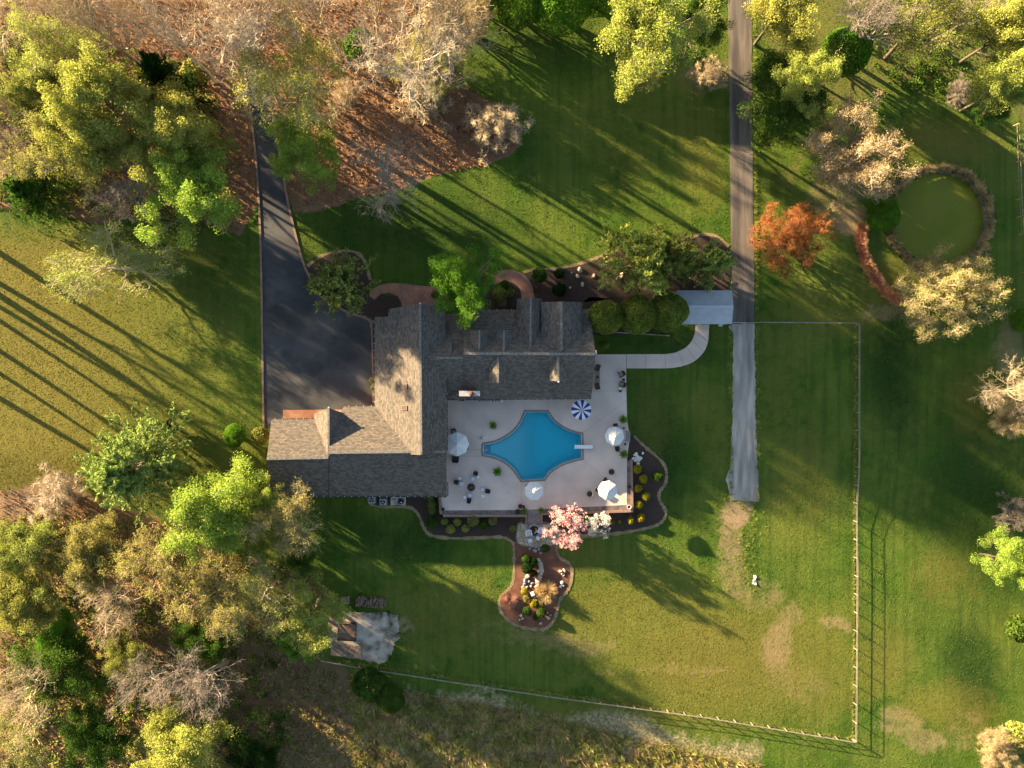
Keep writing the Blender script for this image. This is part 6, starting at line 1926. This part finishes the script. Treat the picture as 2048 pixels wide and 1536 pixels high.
brush('undergrowth', LOWW, 160, 'tan', 'dry tan brush under the lower left wood', 43)
brush('undergrowth', [(540, 1330), (640, 1330), (720, 1370), (760, 1440), (790, 1540), (540, 1540)], 420, 'tan', 'grey-tan dry brush left of the rough grass', 47, (.15, .5), 22, .2)
brush('undergrowth', [(560, 1330), (700, 1350), (790, 1540), (560, 1540)], 160, 'olive', 'sparse olive weeds left of the rough grass', 48, (.15, .45), 22, .2)
brush('undergrowth', UPW, 380, 'olive', 'olive brush under the upper left wood', 44, (.6, 1.6))
brush('undergrowth', UPW, 240, 'mid', 'dark green brush under the upper left wood', 45, (.6, 1.5))
brush('undergrowth', [(1720, 0), (1960, 0), (1960, 170), (1850, 190), (1740, 160)], 90, 'mid', 'dark brush at the top edge above the pond', 46)

def tufts(name, pxs, sizes, kinds_mat, label, cat_, seed=9, nb=26, w=.04, spread=.55):
    """many small grass fountains merged into one mesh"""
    rng = np.random.default_rng(seed)
    n = len(pxs)
    base = np.array([tuple(G(a, b)) for a, b in pxs])
    P = np.repeat(base, nb, 0); sz = np.repeat(np.asarray(sizes), nb)
    m = len(P)
    az = rng.uniform(0, 2 * np.pi, m); r = rng.uniform(0, 1, m) ** .6
    D = np.stack([np.cos(az) * r * spread * 2, np.sin(az) * r * spread * 2, 1.05 - .5 * r], -1)
    P = P + np.stack([np.cos(az) * r * sz * .3, np.sin(az) * r * sz * .3, np.zeros(m)], -1)
    pts, rad = grow(rng, P, D, sz * rng.uniform(.6, 1.1, m), sz * w * 1.6, 3, .12, -.1, .25)
    a = nrm(np.cross(nrm(pts[:, -1] - pts[:, 0]), np.array([0, 0, 1.0])))[:, None] * rad[..., None]
    v = np.stack([pts - a, pts + a], 2).reshape(-1, 3)
    idx = np.arange(m * 8).reshape(m, 4, 2)
    F = np.stack([idx[:, :-1, 0], idx[:, :-1, 1], idx[:, 1:, 1], idx[:, 1:, 0]], -1).reshape(-1, 4)
    o = link(name, npmesh(name, v, F, kinds_mat))
    return tag(o, label, cat_, kind='stuff')
rng = np.random.default_rng(77)
def pts_in(poly, n):
    xs = [p[0] for p in poly]; ys = [p[1] for p in poly]; out = []
    PX = rng.uniform(min(xs), max(xs), n * 4); PY = rng.uniform(min(ys), max(ys), n * 4)
    ok = inside(poly, PX, PY)
    return list(zip(PX[ok][:n], PY[ok][:n]))
MEAD = [(700, 1400), (800, 1385), (980, 1410), (1180, 1455), (1380, 1500), (1520, 1530), (1540, 1580), (700, 1580)]
for (nm, mt, k, lab) in (('meadow_grass', 'straw', 1000, 'straw-coloured rough grass tufts below the paddock fence'), ('meadow_grass', 'olive', 600, 'olive rough grass tufts below the paddock fence'), ('meadow_grass', 'cream', 800, 'pale seed-headed grass tufts below the paddock fence')):
    q = pts_in(MEAD, k)
    tufts(nm, q, rng.uniform(.4, 1.1, len(q)), L_[mt], lab, 'grass', seed=len(lab), nb=20)
# dry brush ring round the pond
q, sz = [], []
for k in range(420):
    a = rng.uniform(0, 2 * np.pi); r = rng.normal(102, 4)
    q.append((1877 + r * math.cos(a), 437 - r * math.sin(a))); sz.append(rng.uniform(.35, .75))
tufts('pond_reeds', q, sz, L_['straw'], 'dry grey-tan brush ringing the pond', 'reeds', seed=21)
q = [(1877 + rng.normal(101, 5) * math.cos(a), 437 - rng.normal(101, 5) * math.sin(a)) for a in rng.uniform(0, 6.28, 180)]
tufts('pond_reeds', q, rng.uniform(.3, .6, 180), L_['mid'], 'dark green brush ringing the pond', 'reeds', seed=22)
# russet hedge of grass, clump by clump
arcp = smooth_open([(1726, 455), (1722, 478), (1727, 505), (1738, 532), (1752, 556), (1770, 580), (1790, 596), (1812, 606)], 5)
for i, (a, b) in enumerate(arcp):
    plant('dry_tuft', a, b, rnd.uniform(7, 9.5), rnd.uniform(.8, 1.1), 'russet', 'dark', 'one of the russet grass clumps in the curved row left of the pond', 'grass_clump', 'grass', 'russet grass row left of the pond', at=.4)
# grass creeping along the fences and lane edges
q = []
for _ in range(900):
    t = rng.uniform(0, 1); q.append((1700 - 1055 * t + rng.normal(0, 2), 1476 - 160 * t + rng.normal(0, 1.6)))
for _ in range(750):
    t = rng.uniform(0, 1); q.append((1710 - 5 * t + rng.normal(0, 1.6), 650 + 825 * t))
tufts('fence_grass', q, rng.uniform(.12, .3, len(q)), L_['olive'], 'long olive grass growing along the paddock fence', 'grass', seed=31, nb=14)
q = [(1505 + (y / 1000.0) * 9 + rng.normal(2, 2.0), y) for y in rng.uniform(0, 1000, 500)] + [(1463 + rng.normal(-2, 2.0), y) for y in rng.uniform(660, 1000, 200)]
tufts('verge_grass', q, rng.uniform(.15, .4, len(q)), L_['olive'], 'ragged grass verge along the lane', 'grass', seed=32, nb=12)
# patchy weeds and stones breaking up the end of the lane and the pad
q = [(rng.normal(1488, 22), rng.uniform(995, 1180)) for _ in range(150)]
tufts('lane_weeds', q, rng.uniform(.15, .4, len(q)), L_['olive'], 'weeds growing through the worn end of the lane', 'grass', seed=33, nb=12)
q = [(rng.normal(790, 9), rng.uniform(1226, 1320)) for _ in range(90)] + [(rng.uniform(690, 790), rng.normal(1227, 3)) for _ in range(60)]
tufts('pad_weeds', q, rng.uniform(.15, .4, len(q)), L_['mid'], 'weeds creeping over the edge of the concrete pad', 'grass', seed=34, nb=12)

# ------------------------------------------------------------------ turf: short blades that catch the low sun
def turf():
    rg = np.random.default_rng(123)
    n = 480000
    X = rg.uniform(-66, 79, n); Y = rg.uniform(-55, 55, n)
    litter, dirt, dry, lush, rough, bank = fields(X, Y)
    PX, PY = NX + X / S, NY - Y / S
    pc = W(1877, 437)
    keep = (litter < .35 + rg.uniform(-.2, .2, n)) & (rg.uniform(0, 1, n) > dirt * 1.2) & (np.hypot(X - pc.x, Y - pc.y) > 7.6)
    nz = 1.1 * vnoise(X, Y, 1.3, 1) + .9 * vnoise(X, Y, 3.1, 2) + 1.0 * vnoise(X, Y, 8.3, 3) + .5 * vnoise(X * .5, Y * 2, 1.2, 4)
    keep &= rg.uniform(0, 1, n) < .8 + .12 * nz
    ex = [drive, poly_w(DECK_OUT), poly_w(lane + lane_r), poly_g(lane2 + lane2_r), poly_w([(535, 812), (895, 812), (895, 993), (535, 993)]), poly_w([(748, 600), (1192, 600), (1192, 800), (748, 815)]),
          poly_g(jit), [tuple(p) for p in fp], poly_w([(738, 588), (752, 574), (805, 567), (870, 573), (900, 570), (900, 600), (850, 625), (802, 604), (778, 585), (748, 600)]),
          poly_w([(985, 545), (1025, 540), (1055, 555), (1068, 605), (1044, 605), (1030, 565), (985, 572)]), poly_w([(1252, 708), (1330, 708), (1387, 678), (1391, 650), (1419, 650), (1408, 705), (1362, 734), (1252, 737)])] + BEDS
    for e in ex:
        bx = [p[0] for p in e]; by = [p[1] for p in e]
        m = keep & (X > min(bx) - .2) & (X < max(bx) + .2) & (Y > min(by) - .2) & (Y < max(by) + .2)
        idx = np.where(m)[0]
        keep[idx] &= ~inside(e, X[idx], Y[idx])
    X, Y = X[keep], Y[keep]; dry, lush, nz = dry[keep], lush[keep], nz[keep]
    z = gpx(768 - Y / S)
    n = len(X)
    C = np.stack([X, Y, z + .05], -1)
    a = rg.uniform(0, 2 * np.pi, n)
    d = np.stack([np.cos(a), np.sin(a), np.zeros(n)], -1)
    tl = nrm(np.stack([rg.normal(0, .55, n), rg.normal(0, .55, n), np.ones(n)], -1))
    w = rg.uniform(.03, .065, n)[:, None]; h = rg.uniform(.03, .06, n)[:, None]
    v = np.stack([C - d * w, C + d * w, C + d * w * .6 + tl * h, C - d * w * .6 + tl * h], 1).reshape(-1, 3)
    v[:, 2] -= .045
    me = npmesh('turf_grass', v, np.arange(n * 4).reshape(n, 4))
    col = np.array([.095, .155, .020]) * rg.uniform(.75, 1.25, (n, 1)) * (1 + .22 * nz[:, None])
    k = np.clip(dry + rg.normal(0, .2, n) + .14 * nz, 0, 1)[:, None]
    col = col * (1 - k) + k * np.array([.205, .170, .036]) * rg.uniform(.6, 1.4, (n, 1)) * (1 + .15 * nz[:, None])
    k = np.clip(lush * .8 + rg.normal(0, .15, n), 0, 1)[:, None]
    col = col * (1 - k) + k * np.array([.022, .058, .009]) * rg.uniform(.6, 1.4, (n, 1))  # blades here are coloured darker to match the painted lawn shade
    pale = (rg.uniform(0, 1, n) < .06)[:, None]
    col = np.where(pale, np.array([.24, .21, .085]), col)
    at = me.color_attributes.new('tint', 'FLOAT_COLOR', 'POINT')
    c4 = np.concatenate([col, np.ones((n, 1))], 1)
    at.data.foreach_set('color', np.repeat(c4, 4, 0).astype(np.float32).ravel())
    m, nt, b = new_mat('turf_blades')
    nt.nodes.remove(b)
    q = N(nt, 'ShaderNodeAttribute'); q.attribute_name = 'tint'
    df = N(nt, 'ShaderNodeBsdfDiffuse'); tr = N(nt, 'ShaderNodeBsdfTranslucent'); mx = N(nt, 'ShaderNodeMixShader'); mx.inputs[0].default_value = .35
    nt.links.new(q.outputs['Color'], df.inputs[0]); nt.links.new(q.outputs['Color'], tr.inputs[0])
    nt.links.new(df.outputs[0], mx.inputs[1]); nt.links.new(tr.outputs[0], mx.inputs[2]); nt.links.new(mx.outputs[0], nt.nodes['Material Output'].inputs[0])
    me.materials.append(m)
    tag(link('turf_grass', me), 'short mown grass of the lawns and the paddock', 'grass', kind='stuff')
turf()
